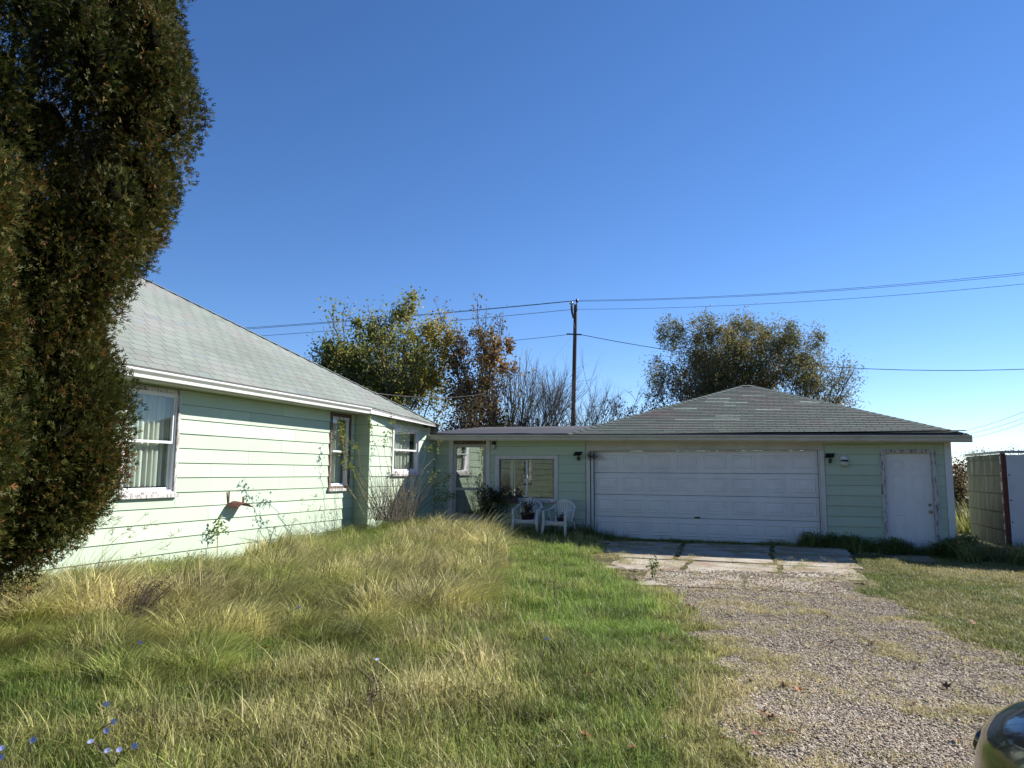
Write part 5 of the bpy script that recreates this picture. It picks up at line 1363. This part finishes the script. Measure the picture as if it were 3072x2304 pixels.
tree('willow_tree', 'feathery willow at the right end of the clump behind the garage', 'tree', gb(2370, 32), [((-.1, 0, 1), 3.5, .11), ((.15, 0, 1), 3.6, .11), ((.38, 0, 1), 3.1, .09)], dict(lev=4, kids=3, spread=.46, up=.05, wob=.10, wx=.03), M['lf_willow'], 7000, .14, (.4, .2), 18, .2, WG, aspect=.26, bias=(.5, 0, .15), domes=[(2400, 1100, 32, 1.1, 1.7, 70, 8500, .18, .5), (2370, 1000, 32, .5, .5, 10, 800, .15, .45), (2440, 1015, 32, .45, .5, 10, 800, .15, .45)])
tree('autumn_tree', 'sparse orange leaved tree left of the willow', 'tree', gb(2050, 31), [((-.55, 0, 1), 3.3, .09), ((-.2, 0, 1), 3.7, .10), ((-.85, 0, 1), 3.1, .07), ((.1, 0, 1), 3.8, .1)], dict(lev=3, kids=4, spread=.5, up=.07), M['lf_red'], 3600, .13, (.6, .25), 17, .2)
tree('autumn_tree', 'small orange leaved tree at the right foot of the willow', 'tree', gb(2490, 31), [((.1, 0, 1), 2.8, .07), ((-.1, 0, 1), 2.6, .06), ((.3, 0, 1), 2.5, .06)], dict(lev=3, kids=4, spread=.5, up=.07), M['lf_red'], 1500, .16, (.8, .2), 19, .2)
# far growth right of the garage
shrub('grey twiggy treetop beyond the mossy trailer', 2960, 62, 7.5, 3.7, M['lf_brush'], 6000, .10, .5, 41, 'far bushes beyond the trailer')
shrub('small far bush at the right edge beyond the trailer', 3090, 66, 4.0, 3.8, M['lf_brush'], 3000, .13, .9, 42, 'far bushes beyond the trailer')
shrub('brown weeds in the gap between garage and trailer', 2868, 27, 1.6, 1.9, M['lf_brush'], 2500, .12, .7, 43, 'far bushes beyond the trailer')
# wood on the far side of the road, behind the viewer: it is what the window glass mirrors
K = 16000; P = np.stack([rng.uniform(-55, 40, K), rng.uniform(-34, -24, K), rng.uniform(0, 1, K) ** .8 * 12.0], 1)
P[:, 2] *= (.75 + .25 * np.sin(P[:, 0] * .7) * np.sin(P[:, 0] * .23 + 1)); T = np.zeros((K, 3)); T[:, 0] = rng.uniform(0.2, 1, K); T[:, 1] = rng.uniform(.7, 1.3, K)
wd = leaf_mesh('roadside_wood', P, 1.1, M['lf_willow'], None, T); wd['kind'] = 'stuff'

# ------------------------------------------------------------------ PLANTS NEAR THE WALLS
def path_px(fr, pts, o):
    out = []
    for k, (x, y) in enumerate(pts):
        oo = o[0] + (o[1] - o[0]) * k / max(1, len(pts) - 1) if hasattr(o, '__len__') else o
        s, z = fr.px(x, y, oo); out.append(fr.p(s, oo, z))
    return out
def smooth_path(P, n=4):
    out = []
    for k in range(len(P) - 1):
        a, b = P[max(0, k - 1)], P[k]; c, d = P[k + 1], P[min(len(P) - 1, k + 2)]
        for q in range(n):
            t = q / n; out.append(.5 * ((2 * b) + (c - a) * t + (2 * a - 5 * b + 4 * c - d) * t * t + (3 * b - a - 3 * c + d) * t ** 3))
    out.append(P[-1]); return out
def leaves_along(centres, n, spread, size, mat, parent, tint, name='leaves', aspect=.6):
    C = np.array([tuple(c) for c in centres]); ii = rng.integers(0, len(C), n)
    P = C[ii] + rng.normal(scale=spread, size=(n, 3)); T = np.zeros((n, 3)); T[:, 0] = np.clip(rng.normal(tint[0], tint[1], n), 0, 1); T[:, 1] = rng.uniform(.6, 1.3, n)
    return leaf_mesh(name, P, size, mat, parent, T, aspect)
rb = FB.p(FB.px(1185, 1500)[0], .55, 0); rb.z = hgt(rb.x, rb.y)
rose = thing('rose_bush', 'straggly half bare rose bush with long canes before the forward house wall', 'bush', rb)
canes = [([(1112, 1560), (1104, 1520), (1085, 1470), (1068, 1430), (1046, 1378)], (.5, .75)), ([(1160, 1560), (1150, 1500), (1138, 1371), (1119, 1317), (1112, 1265)], (.5, .35)),
         ([(1180, 1560), (1168, 1425), (1153, 1353), (1158, 1302)], (.5, .3)), ([(1190, 1560), (1180, 1450), (1170, 1350), (1178, 1252)], (.5, .4)), ([(1205, 1560), (1210, 1420), (1206, 1340), (1212, 1285)], (.5, .5)),
         ([(1225, 1560), (1262, 1425), (1298, 1378), (1322, 1322)], (.5, .8)), ([(1230, 1560), (1290, 1470), (1330, 1440), (1350, 1425)], (.5, .9)), ([(1235, 1560), (1300, 1500), (1360, 1490)], (.5, .9)), ([(1100, 1560), (1070, 1500), (1040, 1450), (1030, 1330), (1022, 1275)], (.5, .8)), ([(1215, 1560), (1250, 1450), (1275, 1370), (1290, 1335)], (.5, .7)), ([(1130, 1560), (1090, 1450), (1075, 1360), (1060, 1330)], (.5, .8))]
m = MB(); ends = []
for pts_, o in canes:
    P = smooth_path(path_px(FB, pts_, o)); L = len(P); m.tube(P, [.007 - .0045 * k / L for k in range(L)], 4, cap=False); ends += P[int(L * .75):]
m.build('canes', M['stem'], rose)
m = MB(); tw = []
for k in range(190):
    x0 = rnd.uniform(1125, 1245); tx = x0 + rnd.gauss(0, 45) + (x0 - 1185) * .5; ty = rnd.uniform(1390, 1500)
    P = smooth_path(path_px(FB, [(x0, 1562), (x0 * .6 + tx * .4 + rnd.uniform(-6, 6), 1562 * .5 + ty * .5), (tx, ty)], (rnd.uniform(.35, .8), rnd.uniform(.2, 1.0))), 3)
    m.tube(P, [.005 - .003 * q / len(P) for q in range(len(P))], 3, cap=False); tw += P[2:]
    if rnd.random() < .6:
        a = P[len(P) // 2]; m.tube([a, a + Vector((rnd.gauss(0, .1), rnd.gauss(0, .1), rnd.uniform(.05, .25)))], [.003, .0015], 3, cap=False)
m.build('twigs', M['twig'], rose)
leaves_along(ends, 420, .045, .055, M['lf_rose'], rose, (.3, .25))
mass = path_px(FB, [(1290, 1440), (1310, 1460), (1325, 1480), (1310, 1500), (1335, 1455), (1345, 1490), (1300, 1420), (1320, 1510)], .8)
leaves_along(mass, 260, .06, .05, M['lf_rose'], rose, (.25, .25))
leaves_along(tw, 260, .05, .035, M['lf_rose'], rose, (.6, .3))
vine = thing('climbing_vine', 'leafy vine with brown leaves hanging over the narrow house window', 'vine', FH.p(FH.px(1030, 1400)[0], .2, .6))
vp = smooth_path(path_px(FH, [(1040, 1480), (1034, 1400), (1030, 1350), (1027, 1300), (1029, 1262)], .14)); m = MB(); m.tube(vp, .005, 4); m.build('stem', M['stem'], vine)
leaves_along(vp[4:], 170, .05, .06, M['lf_rose'], vine, (.35, .3))
m = MB(); sw = [(-1.15, .12), (.15, .14), (.35, .5), (-.3, .62), (-1.0, .55)]
m.v = [tuple(FH.p(s, o, hgt(*FH.p(s, o, 0).xy) + .03)) for s, o in sw] + [tuple(FH.p(s, o, -.1)) for s, o in sw]
m.f = [(0, 1, 2, 3, 4)[::-1], (5, 6, 7, 8, 9)] + [(k, 5 + k, 5 + (k + 1) % 5, (k + 1) % 5) for k in range(5)]
m.build('pavement', M['concrete'], kind='structure')
# seeding grass in front of the house wall
def stalks(name, label, fr, lst, o, mat, head=True, r=.003):
    b = path_px(fr, [lst[0][0]], o)[0]; t = thing(name, label, 'grass clump', (b.x, b.y, hgt(b.x, b.y)))
    for pts_ in lst:
        P = smooth_path(path_px(fr, pts_, o if not hasattr(o, '__len__') else o), 4); m = MB(); L = len(P); m.tube(P, [r * (1 - .5 * k / L) for k in range(L)], 3, cap=False)
        if head:
            for k in range(14):
                a = P[-1 - int(rnd.random() * L * .25)]; m.tube([a, a + Vector((rnd.gauss(.02, .035), rnd.gauss(0, .03), rnd.uniform(-.02, .06)))], [.0022, .003], 3, cap=False)
        m.build('stalk', mat, t)
    return t
stalks('seeding_grass', 'tall bent seeding grass stalks against the sunlit wall below the big window', FH,
       [[(x0, 1720), (x0 * .5 + x1 * .5 - 14, (1720 + y1) / 2 + 10), (x1, y1)] for x0, x1, y1 in ((200, 336, 1525), (225, 300, 1560), (250, 352, 1560), (265, 434, 1545), (280, 450, 1573), (310, 335, 1540), (316, 340, 1590), (300, 400, 1600), (330, 537, 1595), (340, 499, 1638), (190, 260, 1600), (170, 240, 1640), (290, 420, 1660), (240, 380, 1590))], .7, M['stem'])
stalks('seeding_grass', 'thin seed stalks standing against the sunlit wall below the narrow window', FH,
       [[(x0, 1650), ((x0 + x1) / 2 - 4, (1650 + y1) / 2), (x1, y1)] for x0, x1, y1 in ((905, 905, 1500), (915, 925, 1520), (930, 945, 1490), (940, 960, 1520), (955, 965, 1545), (890, 880, 1560), (980, 990, 1530))], .4, M['stem'], r=.0022)
stalks('arching_grass', 'pale arching grass blades in front of the storm door', FG,
       [[(1455, 1600), (1467, 1545), (1478, 1521), (1492, 1518)], [(1475, 1605), (1490, 1568), (1502, 1556), (1508, 1580)], [(1388, 1600), (1380, 1535), (1390, 1508)], [(1402, 1600), (1412, 1560), (1432, 1553), (1440, 1585)], [(1425, 1600), (1432, 1558), (1436, 1545)],
        [(1500, 1600), (1512, 1570), (1520, 1558)], [(1522, 1600), (1522, 1560), (1513, 1528)], [(1350, 1590), (1362, 1550), (1380, 1540), (1395, 1560)], [(1545, 1610), (1550, 1590), (1560, 1582)], [(1410, 1600), (1430, 1575), (1450, 1572), (1458, 1600)]], .95, simple('pale_blade', (.50, .44, .36), .7, .1, 5, 0), head=False, r=.006)
wb = FH.p(FH.px(653, 1650)[0], .12, 0); wb.z = hgt(wb.x, wb.y)
wt = thing('tall_weed', 'single tall green topped weed with a red stem below the iron bracket', 'weed', wb)
P = path_px(FH, [(651, 1712), (652, 1640), (655, 1560)], .12); m = MB(); m.tube(P, .006, 4); m.build('stem', simple('red_stem', (.35, .16, .08), .8), wt)
leaves_along(path_px(FH, [(652, 1575), (660, 1565), (668, 1580), (650, 1590), (676, 1590), (645, 1600), (662, 1600)], .12), 70, .035, .06, M['lf_rose'], wt, (.05, .1))
def bush(name, label, cat, base, w, h, mat, n, ls, tint, seed, group=None, stems=14, lean=(0, 0), smat='stemd'):
    rr = random.Random(seed); t = thing(name, label, cat, base, group); m = MB(); C = []; base = Vector(base)
    for k in range(stems):
        a = rr.uniform(0, 6.28); u = rr.uniform(.1, 1) * w * .5; hh_ = h * rr.uniform(.6, 1)
        e = base + Vector((u * math.cos(a) + lean[0] * hh_, u * math.sin(a) + lean[1] * hh_, hh_)); md_ = base.lerp(e, .5) + Vector((-lean[0] * .1, 0, hh_ * .06))
        P = smooth_path([base + Vector((rr.gauss(0, .05), rr.gauss(0, .05), 0)), md_, e], 3); m.tube(P, [.006, .005, .0045, .004, .003, .0025, .002][:len(P)], 3, cap=False); C += P[2:]
        for q in range(3):
            b = P[rr.randrange(2, len(P))]; f = b + Vector((rr.gauss(lean[0] * .1, .06), rr.gauss(0, .06), rr.uniform(.03, .12))); m.tube([b, f], [.003, .0015], 3, cap=False); C.append(f)
    m.build('stems', M[smat], t); leaves_along(C, n, .025, ls, mat, t, tint); return t
q = at_z(400, 1925, 0); bush('dried_weed_bush', 'dark dried weed bush with knobbly stems leaning right in the long grass', 'weed', (q.x, q.y, hgt(q.x, q.y)), .7, .50, M['lf_brush'], 900, .016, (.3, .3), 51, stems=34, lean=(.28, .1))
q = at_z(560, 1850, 0); bush('dried_weed_bush', 'thin dried weed just right of the dark dried weed bush', 'weed', (q.x, q.y, hgt(q.x, q.y)), .35, .42, M['lf_brush'], 160, .016, (.3, .3), 52, stems=10, lean=(.5, .1))
q = at_z(60, 1800, 0); bush('dried_weed_bush', 'grey green weeds below the evergreen at the left edge', 'weed', (q.x - .1, q.y, hgt(q.x, q.y)), .7, .55, M['lf_brush'], 500, .03, (.6, .3), 53, stems=30, lean=(.2, 0))
q = at_z(1110, 2190, 0); bush('dried_weed_bush', 'single upright dead weed in the lawn foreground', 'weed', (q.x, q.y, 0), .10, .34, M['lf_brush'], 60, .02, (.3, .3), 54, stems=3)
q = at_z(1665, 1830, 0); bush('dried_weed_bush', 'thin dead weed in the green lawn before the chairs', 'weed', (q.x, q.y, 0), .10, .4, M['lf_brush'], 40, .02, (.3, .3), 55, stems=3)
q = at_z(1962, 1745, 0); bush('green_weed', 'upright green weed at the left edge of the concrete pad', 'weed', (q.x, q.y, 0), .12, .36, M['lf_rose'], 90, .045, (.05, .1), 56, stems=3)
db = FG.p(gp(1462, 1500, .45)[0], .45, 0); db.z = hgt(db.x, db.y)
bush('dark_shrub', 'dark twiggy shrub covering the right foot of the storm door', 'shrub', db, .5, 1.08, M['lf_dark'], 1900, .045, (.6, .3), 57, stems=34)
pbx = FG.p(gp(1512, 1500, .2)[0], .2, .84)
pb_ = thing('planter_box', 'wall planter of dark trailing plants below the picture window, left of the chairs', 'planter', pbx)
MB().box(FG, gp(1484, 1500)[0], gp(1556, 1500)[0], .036, .26, .82, .98).build('box', simple('dark_planter', (.09, .07, .06), .8), pb_, bevel=.008)
cc = [FG.p(gp(x, 1500)[0], rnd.uniform(.1, .3), z) for x in range(1476, 1560, 6) for z in (.98, 1.05)] + [FG.p(gp(x, 1500)[0], .28, z) for x in range(1486, 1540, 8) for z in (.9, .75, .62)]
leaves_along(cc, 900, .05, .045, M['lf_dark'], pb_, (.25, .25))
def potted(label, c, rz, w, hh_, n, hgt_, seed):
    t = thing('potted_plant', label, 'potted plant', c, 'potted plants standing on the resin chairs'); rr = random.Random(seed); c = Vector(c)
    MB().lathe([(0, 0), (w * .38, 0), (w * .5, hh_), (w * .53, hh_), (w * .53, hh_ + .015), (w * .46, hh_ + .015), (w * .44, hh_ - .02), (0, hh_ - .02)], Matrix.Translation(c), 18).build('pot', simple('dark_pot', (.06, .025, .02), .6), t, True)
    m = MB(); C = []
    for k in range(n):
        a = rr.uniform(0, 6.28); u = rr.uniform(.2, 1) * w * .75; b = c + Vector((0, 0, hh_ - .02)); e = b + Vector((u * math.cos(a), u * math.sin(a), rr.uniform(.5, 1) * hgt_)); P = [b, b.lerp(e, .5) + Vector((0, 0, .03)), e]
        m.tube(P, [.005, .004, .002], 3, cap=False); C += P[1:] + [b.lerp(e, .3)]
    m.build('stems', M['stemd'], t); leaves_along(C, n * 16, .035, .04, M['lf_dark'], t, (.6, .3)); return t
potted('dark pot with a dry bushy plant on the left resin chair', (c1p.x, c1p.y - .02, c1p.z + .375), 0, .34, .16, 26, .34, 61)
potted('small pot with a withered low plant on the right resin chair', (c2p.x + .03, c2p.y - .0, c2p.z + .375), 0, .18, .07, 8, .12, 62)
q = on_g(1722, .35); t = thing('flower_pot', 'small reddish flower pot on the grass between chair and garage door', 'pot', q)
MB().lathe([(0, 0), (.07, 0), (.10, .19), (.11, .19), (.11, .22), (.09, .22), (.08, .17), (0, .17)], Matrix.Translation(q), 16).build('pot', simple('red_clay', (.20, .05, .04), .8), t, True)
leaves_along([q + Vector((0, 0, .25)), q + Vector((.04, 0, .3))], 60, .05, .04, M['lf_dark'], t, (.9, .2))
nst = gp(1768, 1368); t = thing('twig_nest', 'dark nest of twigs and vine in the top left corner of the wide garage door', 'nest', FG.p(nst[0], .03, nst[1]))
m = MB()
for k in range(60):
    a = FG.p(nst[0] + rnd.gauss(.02, .045), .04 + rnd.uniform(0, .06), nst[1] + rnd.gauss(0, .045)); m.tube([a, a + Vector((rnd.gauss(.03, .07), rnd.gauss(0, .03), rnd.gauss(-.01, .05)))], .0025, 3, cap=False)
for k in range(4): a = FG.p(nst[0], .05, nst[1]); m.tube([a, a + Vector((.15, -.03, -.01 - .02 * k)), a + Vector((.27 + .05 * k, -.05, .02 - .04 * k))], .003, 3, cap=False)
m.build('twigs', M['stemd'], t); leaves_along([FG.p(nst[0] + a, .06, nst[1] + b) for a, b in ((0, 0), (.03, .03), (-.02, -.05), (.14, -.02), (.22, 0), (.03, -.08))], 110, .03, .025, M['lf_dark'], t, (.5, .3))
# chicory with blue flowers
def chicory(label, base, flowers, seed):
    rr = random.Random(seed); t = thing('chicory_plant', label, 'wildflower', base, 'blue chicory in the long grass')
    base = Vector(base); m = MB()
    for f in flowers: m.tube(smooth_path([base + Vector((rr.gauss(0, .03), rr.gauss(0, .03), 0)), base.lerp(f, .55) + Vector((rr.gauss(0, .03), 0, .04)), f], 3), .0025, 3, cap=False)
    m.build('stems', M['stemd'], t)
    for f in flowers:
        V = []; F = []; tl = Matrix.Rotation(rr.uniform(.3, 1.2), 3, 'X') @ Matrix.Rotation(rr.uniform(0, 6), 3, 'Z')
        for k in range(12):
            a = k * math.pi / 6; d = Vector((math.cos(a), math.sin(a), .15)); s = Vector((-math.sin(a), math.cos(a), 0)); i = len(V)
            for q in (d * .001, d * .009 + s * .0022, d * .0145 + s * .0018, d * .0145 - s * .0018, d * .009 - s * .0022): V.append(tuple(Vector(f) + tl @ q))
            F.append(tuple(range(i, i + 5)))
        b = MB(); b.v = V; b.f = F; b.build('flower', M['petal'], t)
def fl(px, py, h):
    g = at_z(px, py, h); return g
B1 = at_z(335, 2330, 0); chicory('blue chicory with a cluster of flowers, bottom left foreground', B1, [fl(x, y, h) for x, y, h in ((320, 2112, .42), (342, 2165, .38), (320, 2192, .33), (272, 2225, .27), (405, 2238, .3), (358, 2250, .26), (322, 2252, .22))], 71)
B2 = at_z(20, 2380, 0); chicory('blue chicory flowers cut by the left edge of the picture', B2, [fl(x, y, h) for x, y, h in ((100, 2220, .36), (5, 2245, .30), (3, 2272, .26))], 72)
for k, (x, y, lb) in enumerate(((515, 1783, 'single blue chicory above the dark dried weed bush'), (420, 1928, 'single blue chicory at the foot of the dark dried weed bush'), (895, 1823, 'single blue chicory in the long grass right of the dried weeds'), (1132, 1978, 'single blue chicory in the middle of the lawn'), (1640, 1915, 'faint blue chicory in the green lawn before the chairs'), (560, 1700, 'small blue flower close to the house foundation'))):
    f = fl(x, y, .3 if k != 5 else .12); b = Vector((f.x - .05, f.y, hgt(f.x, f.y))); chicory(lb, b, [f], 80 + k)
f = fl(1388, 2055, .09); t = thing('dandelion', 'yellow dandelion flower in the lawn foreground', 'wildflower', (f.x, f.y, 0))
MB().tube([(f.x, f.y, 0), f], .002, 4).build('stem', M['stem'], t)
MB().lathe([(0, .012), (.012, .009), (.017, 0), (.008, -.006), (0, -.008)], Matrix.Translation(f), 12).build('flower', M['yellow'], t, True)
# fallen leaves
LM = [simple('fallen_leaf_%s' % n_, c, .7, .25, 30, .2) for n_, c in (('red', (.26, .045, .025)), ('brown', (.16, .075, .035)), ('orange', (.34, .12, .035)), ('pale', (.52, .45, .33)))]
def leaf_geo(seed):
    rr = random.Random(seed); V = [(0, 0, 0)]; ang = []
    for k, (a, r) in enumerate(((-90, .25), (-60, .6), (-35, .45), (-10, .95), (15, .5), (45, .9), (68, .5), (90, 1.05), (112, .5), (135, .9), (165, .5), (190, .95), (215, .45), (240, .6))):
        r *= rr.uniform(.85, 1.1); x, y = r * math.cos(R(a)), r * math.sin(R(a)); V.append((x, y, .38 * r * r * rr.uniform(.3, 1.3)))
    me = bpy.data.meshes.new('fallen_leaf'); me.from_pydata(V, [], [(0, k, k % 14 + 1) for k in range(1, 15)]); return me
LG = [[leaf_geo(100 + k * 4 + j) for j in range(3)] for k in range(4)]
for k in range(4):
    for me in LG[k]: me.materials.append(LM[k])
LEAVES = [(2255, 2045, 1, 'curled brown leaf alone on pale gravel, middle of the drive'), (2315, 2160, 0, 'red leaf standing on edge at the left border of the gravel'), (2268, 2202, 0, 'large flat red leaf at the left border of the gravel, nearest the lawn'),
 (2376, 2200, 0, 'small deep red leaf beside a green tuft on the gravel'), (2172, 2236, 0, 'red brown leaf in thin grass left of the gravel'), (2870, 2222, 1, 'dark curled leaf on the gravel closest to the car'), (2838, 2056, 1, 'dark leaf on gravel straight above the car corner'),
 (2500, 1918, 2, 'orange leaf beside dry grass halfway along the drive'), (1757, 2232, 2, 'orange brown leaf in the near lawn, largest of the lawn leaves'), (1690, 2226, 1, 'brown leaf in a dark hollow of the near lawn'), (2066, 1828, 0, 'red leaf where the green lawn meets the gravel'),
 (2102, 1906, 1, 'black brown leaf on the bare lawn edge beside the drive'), (2350, 2056, 2, 'left one of two orange leaves in the middle of the gravel'), (2395, 2066, 2, 'right one of two orange leaves in the middle of the gravel'), (1903, 2252, 2, 'orange leaf at the bottom edge right of the lawn'),
 (1906, 2265, 0, 'reddish leaf overlapping the bottom edge orange leaf'), (706, 1972, 3, 'pale leaf caught in the long grass at the left'), (1682, 2268, 3, 'cream coloured leaf at the bottom edge of the lawn'), (1642, 2240, 1, 'small brown leaf left of the cream coloured leaf'),
 (1258, 2082, 3, 'pale leaf in the lawn left of the dandelion'), (1770, 2040, 0, 'red leaf in the lawn right of the dandelion'), (2485, 1850, 1, 'brown leaf in the dry grass tuft on the drive'), (2920, 1880, 2, 'orange leaf on the short grass far right'),
 (2745, 2110, 0, 'red leaf on gravel left of the dark leaf pair'), (2290, 2140, 2, 'orange leaf at the lawn side of the gravel above the red ones'), (2615, 1925, 3, 'white bleached leaf on the gravel by the dry tuft'), (1995, 2238, 3, 'pale curled leaf on the worn lawn edge at the bottom'), (800, 1975, 2, 'orange leaf in the long grass right of the pale one')]
for x, y, k, lab in LEAVES:
    g = at_z(x, y, .03); gr = grav_in(g.x, g.y)
    o = link('fallen_leaf', LG[k][rnd.randrange(3)], None, None, loc=(g.x, g.y, hgt(g.x, g.y) + (.03 if gr else .07)))
    o.scale = [rnd.uniform(.035, .055)] * 3; o.rotation_euler = (rnd.uniform(-.6, .6), rnd.uniform(-.6, .6), rnd.uniform(0, 6)); tag(o, lab, 'leaf', 'fallen leaves')

# ------------------------------------------------------------------ CAR, bottom right corner
paint = NT('dark_car_paint'); paint.base((.012, .014, .018)); paint.b.inputs['Roughness'].default_value = .18; paint.b.inputs['Metallic'].default_value = 0.0
paint.b.inputs['Coat Weight'].default_value = 1; paint.b.inputs['Coat Roughness'].default_value = .03
cgl = NT('car_glass'); cgl.base((.01, .012, .014)); cgl.b.inputs['Roughness'].default_value = .03
CX, CY = 2.37, 2.84
car = thing('parked_car', 'dark parked car, only its rounded front corner showing bottom right', 'car', (CX, CY - 2.2, 0))
def loft(st_, name, mat, sub=2, parent=car, close=True):
    m = MB(); n = len(st_[0][1])
    for x, prof in st_:
        for (yy, z) in prof: m.v.append((CX - yy, CY - x, z))
        for (yy, z) in reversed(prof): m.v.append((CX + yy, CY - x, z))
    k = 2 * n
    for a in range(len(st_) - 1):
        for b in range(k): m.f.append((a * k + b, a * k + (b + 1) % k, (a + 1) * k + (b + 1) % k, (a + 1) * k + b))
    if close: m.f.append(tuple(range(k))[::-1]); m.f.append(tuple((len(st_) - 1) * k + b for b in range(k)))
    o = m.build(name, mat, parent, True); s = o.modifiers.new('sub', 'SUBSURF'); s.levels = sub; s.render_levels = sub; return o
loft([(0.0, [(.50, .30), (.56, .50), (.54, .66), (.30, .74)]), (.10, [(.70, .24), (.76, .50), (.72, .72), (.38, .80)]), (.35, [(.84, .22), (.89, .52), (.84, .82), (.45, .89)]), (.9, [(.88, .22), (.92, .55), (.88, .90), (.5, .98)]), (1.35, [(.88, .22), (.92, .58), (.88, .96), (.6, 1.02)]),
      (2.4, [(.88, .22), (.92, .60), (.88, .98), (.6, 1.02)]), (3.6, [(.88, .22), (.92, .62), (.88, 1.0), (.6, 1.04)]), (4.25, [(.84, .26), (.88, .62), (.84, .98), (.5, 1.02)]), (4.45, [(.74, .32), (.78, .62), (.74, .90), (.4, .96)])], 'body', paint.m)
loft([(1.15, [(.70, .98), (.68, 1.0), (.6, 1.0)]), (1.75, [(.74, 1.0), (.62, 1.30), (.5, 1.36)]), (2.3, [(.76, 1.0), (.60, 1.40), (.45, 1.46)]), (3.3, [(.76, 1.0), (.60, 1.40), (.45, 1.45)]), (3.95, [(.72, 1.0), (.62, 1.2), (.5, 1.26)]), (4.2, [(.68, 1.0), (.6, 1.02), (.5, 1.04)])], 'windows', cgl.m)
loft([(1.95, [(.56, 1.405), (.50, 1.435), (.3, 1.45)]), (2.4, [(.57, 1.425), (.50, 1.47), (.3, 1.485)]), (3.3, [(.57, 1.42), (.50, 1.465), (.3, 1.48)]), (3.7, [(.56, 1.36), (.50, 1.39), (.3, 1.40)])], 'roof', paint.m, 1)
tyre = simple('tyre', (.02, .02, .02), .9, .2, 20, .3); rim = simple('alloy', (.45, .45, .46), .35, .05, 5, 0, metal=.9)
for sx in (-1, 1):
    for yy in (.85, 3.55):
        Mx = Matrix.Translation((CX + sx * .80, CY - yy, .31)) @ Matrix.Rotation(R(90 * sx), 4, 'Y')
        w_ = MB().lathe([(.20, -.1), (.29, -.1), (.31, -.07), (.31, .07), (.29, .1), (.20, .1)], Mx, 28).build('wheel', tyre, car, True)
        MB().lathe([(0, .06), (.05, .07), (.06, .05), (.17, .06), (.205, .09), (.205, -.09)], Mx, 28).build('rim', rim, w_, True)
    hl = MB(); hl.lathe([(0, .03), (.09, .02), (.11, -.02), (.10, -.06)], Matrix.Translation((CX + sx * .60, CY - .13, .62)) @ Matrix.Rotation(R(-80), 4, 'X') @ Matrix.Rotation(R(0), 4, 'Z') @ Matrix.Diagonal((1.4, .8, 1, 1)), 16); hl.build('headlight', cgl.m, car, True)
    MB().lathe([(0, -.09), (.07, -.07), (.085, 0), (.07, .06), (0, .07)], Matrix.Translation((CX + sx * .98, CY - 1.75, 1.04)) @ Matrix.Diagonal((1.2, .7, 1, 1)), 12).build('side_mirror', paint.m, car, True)
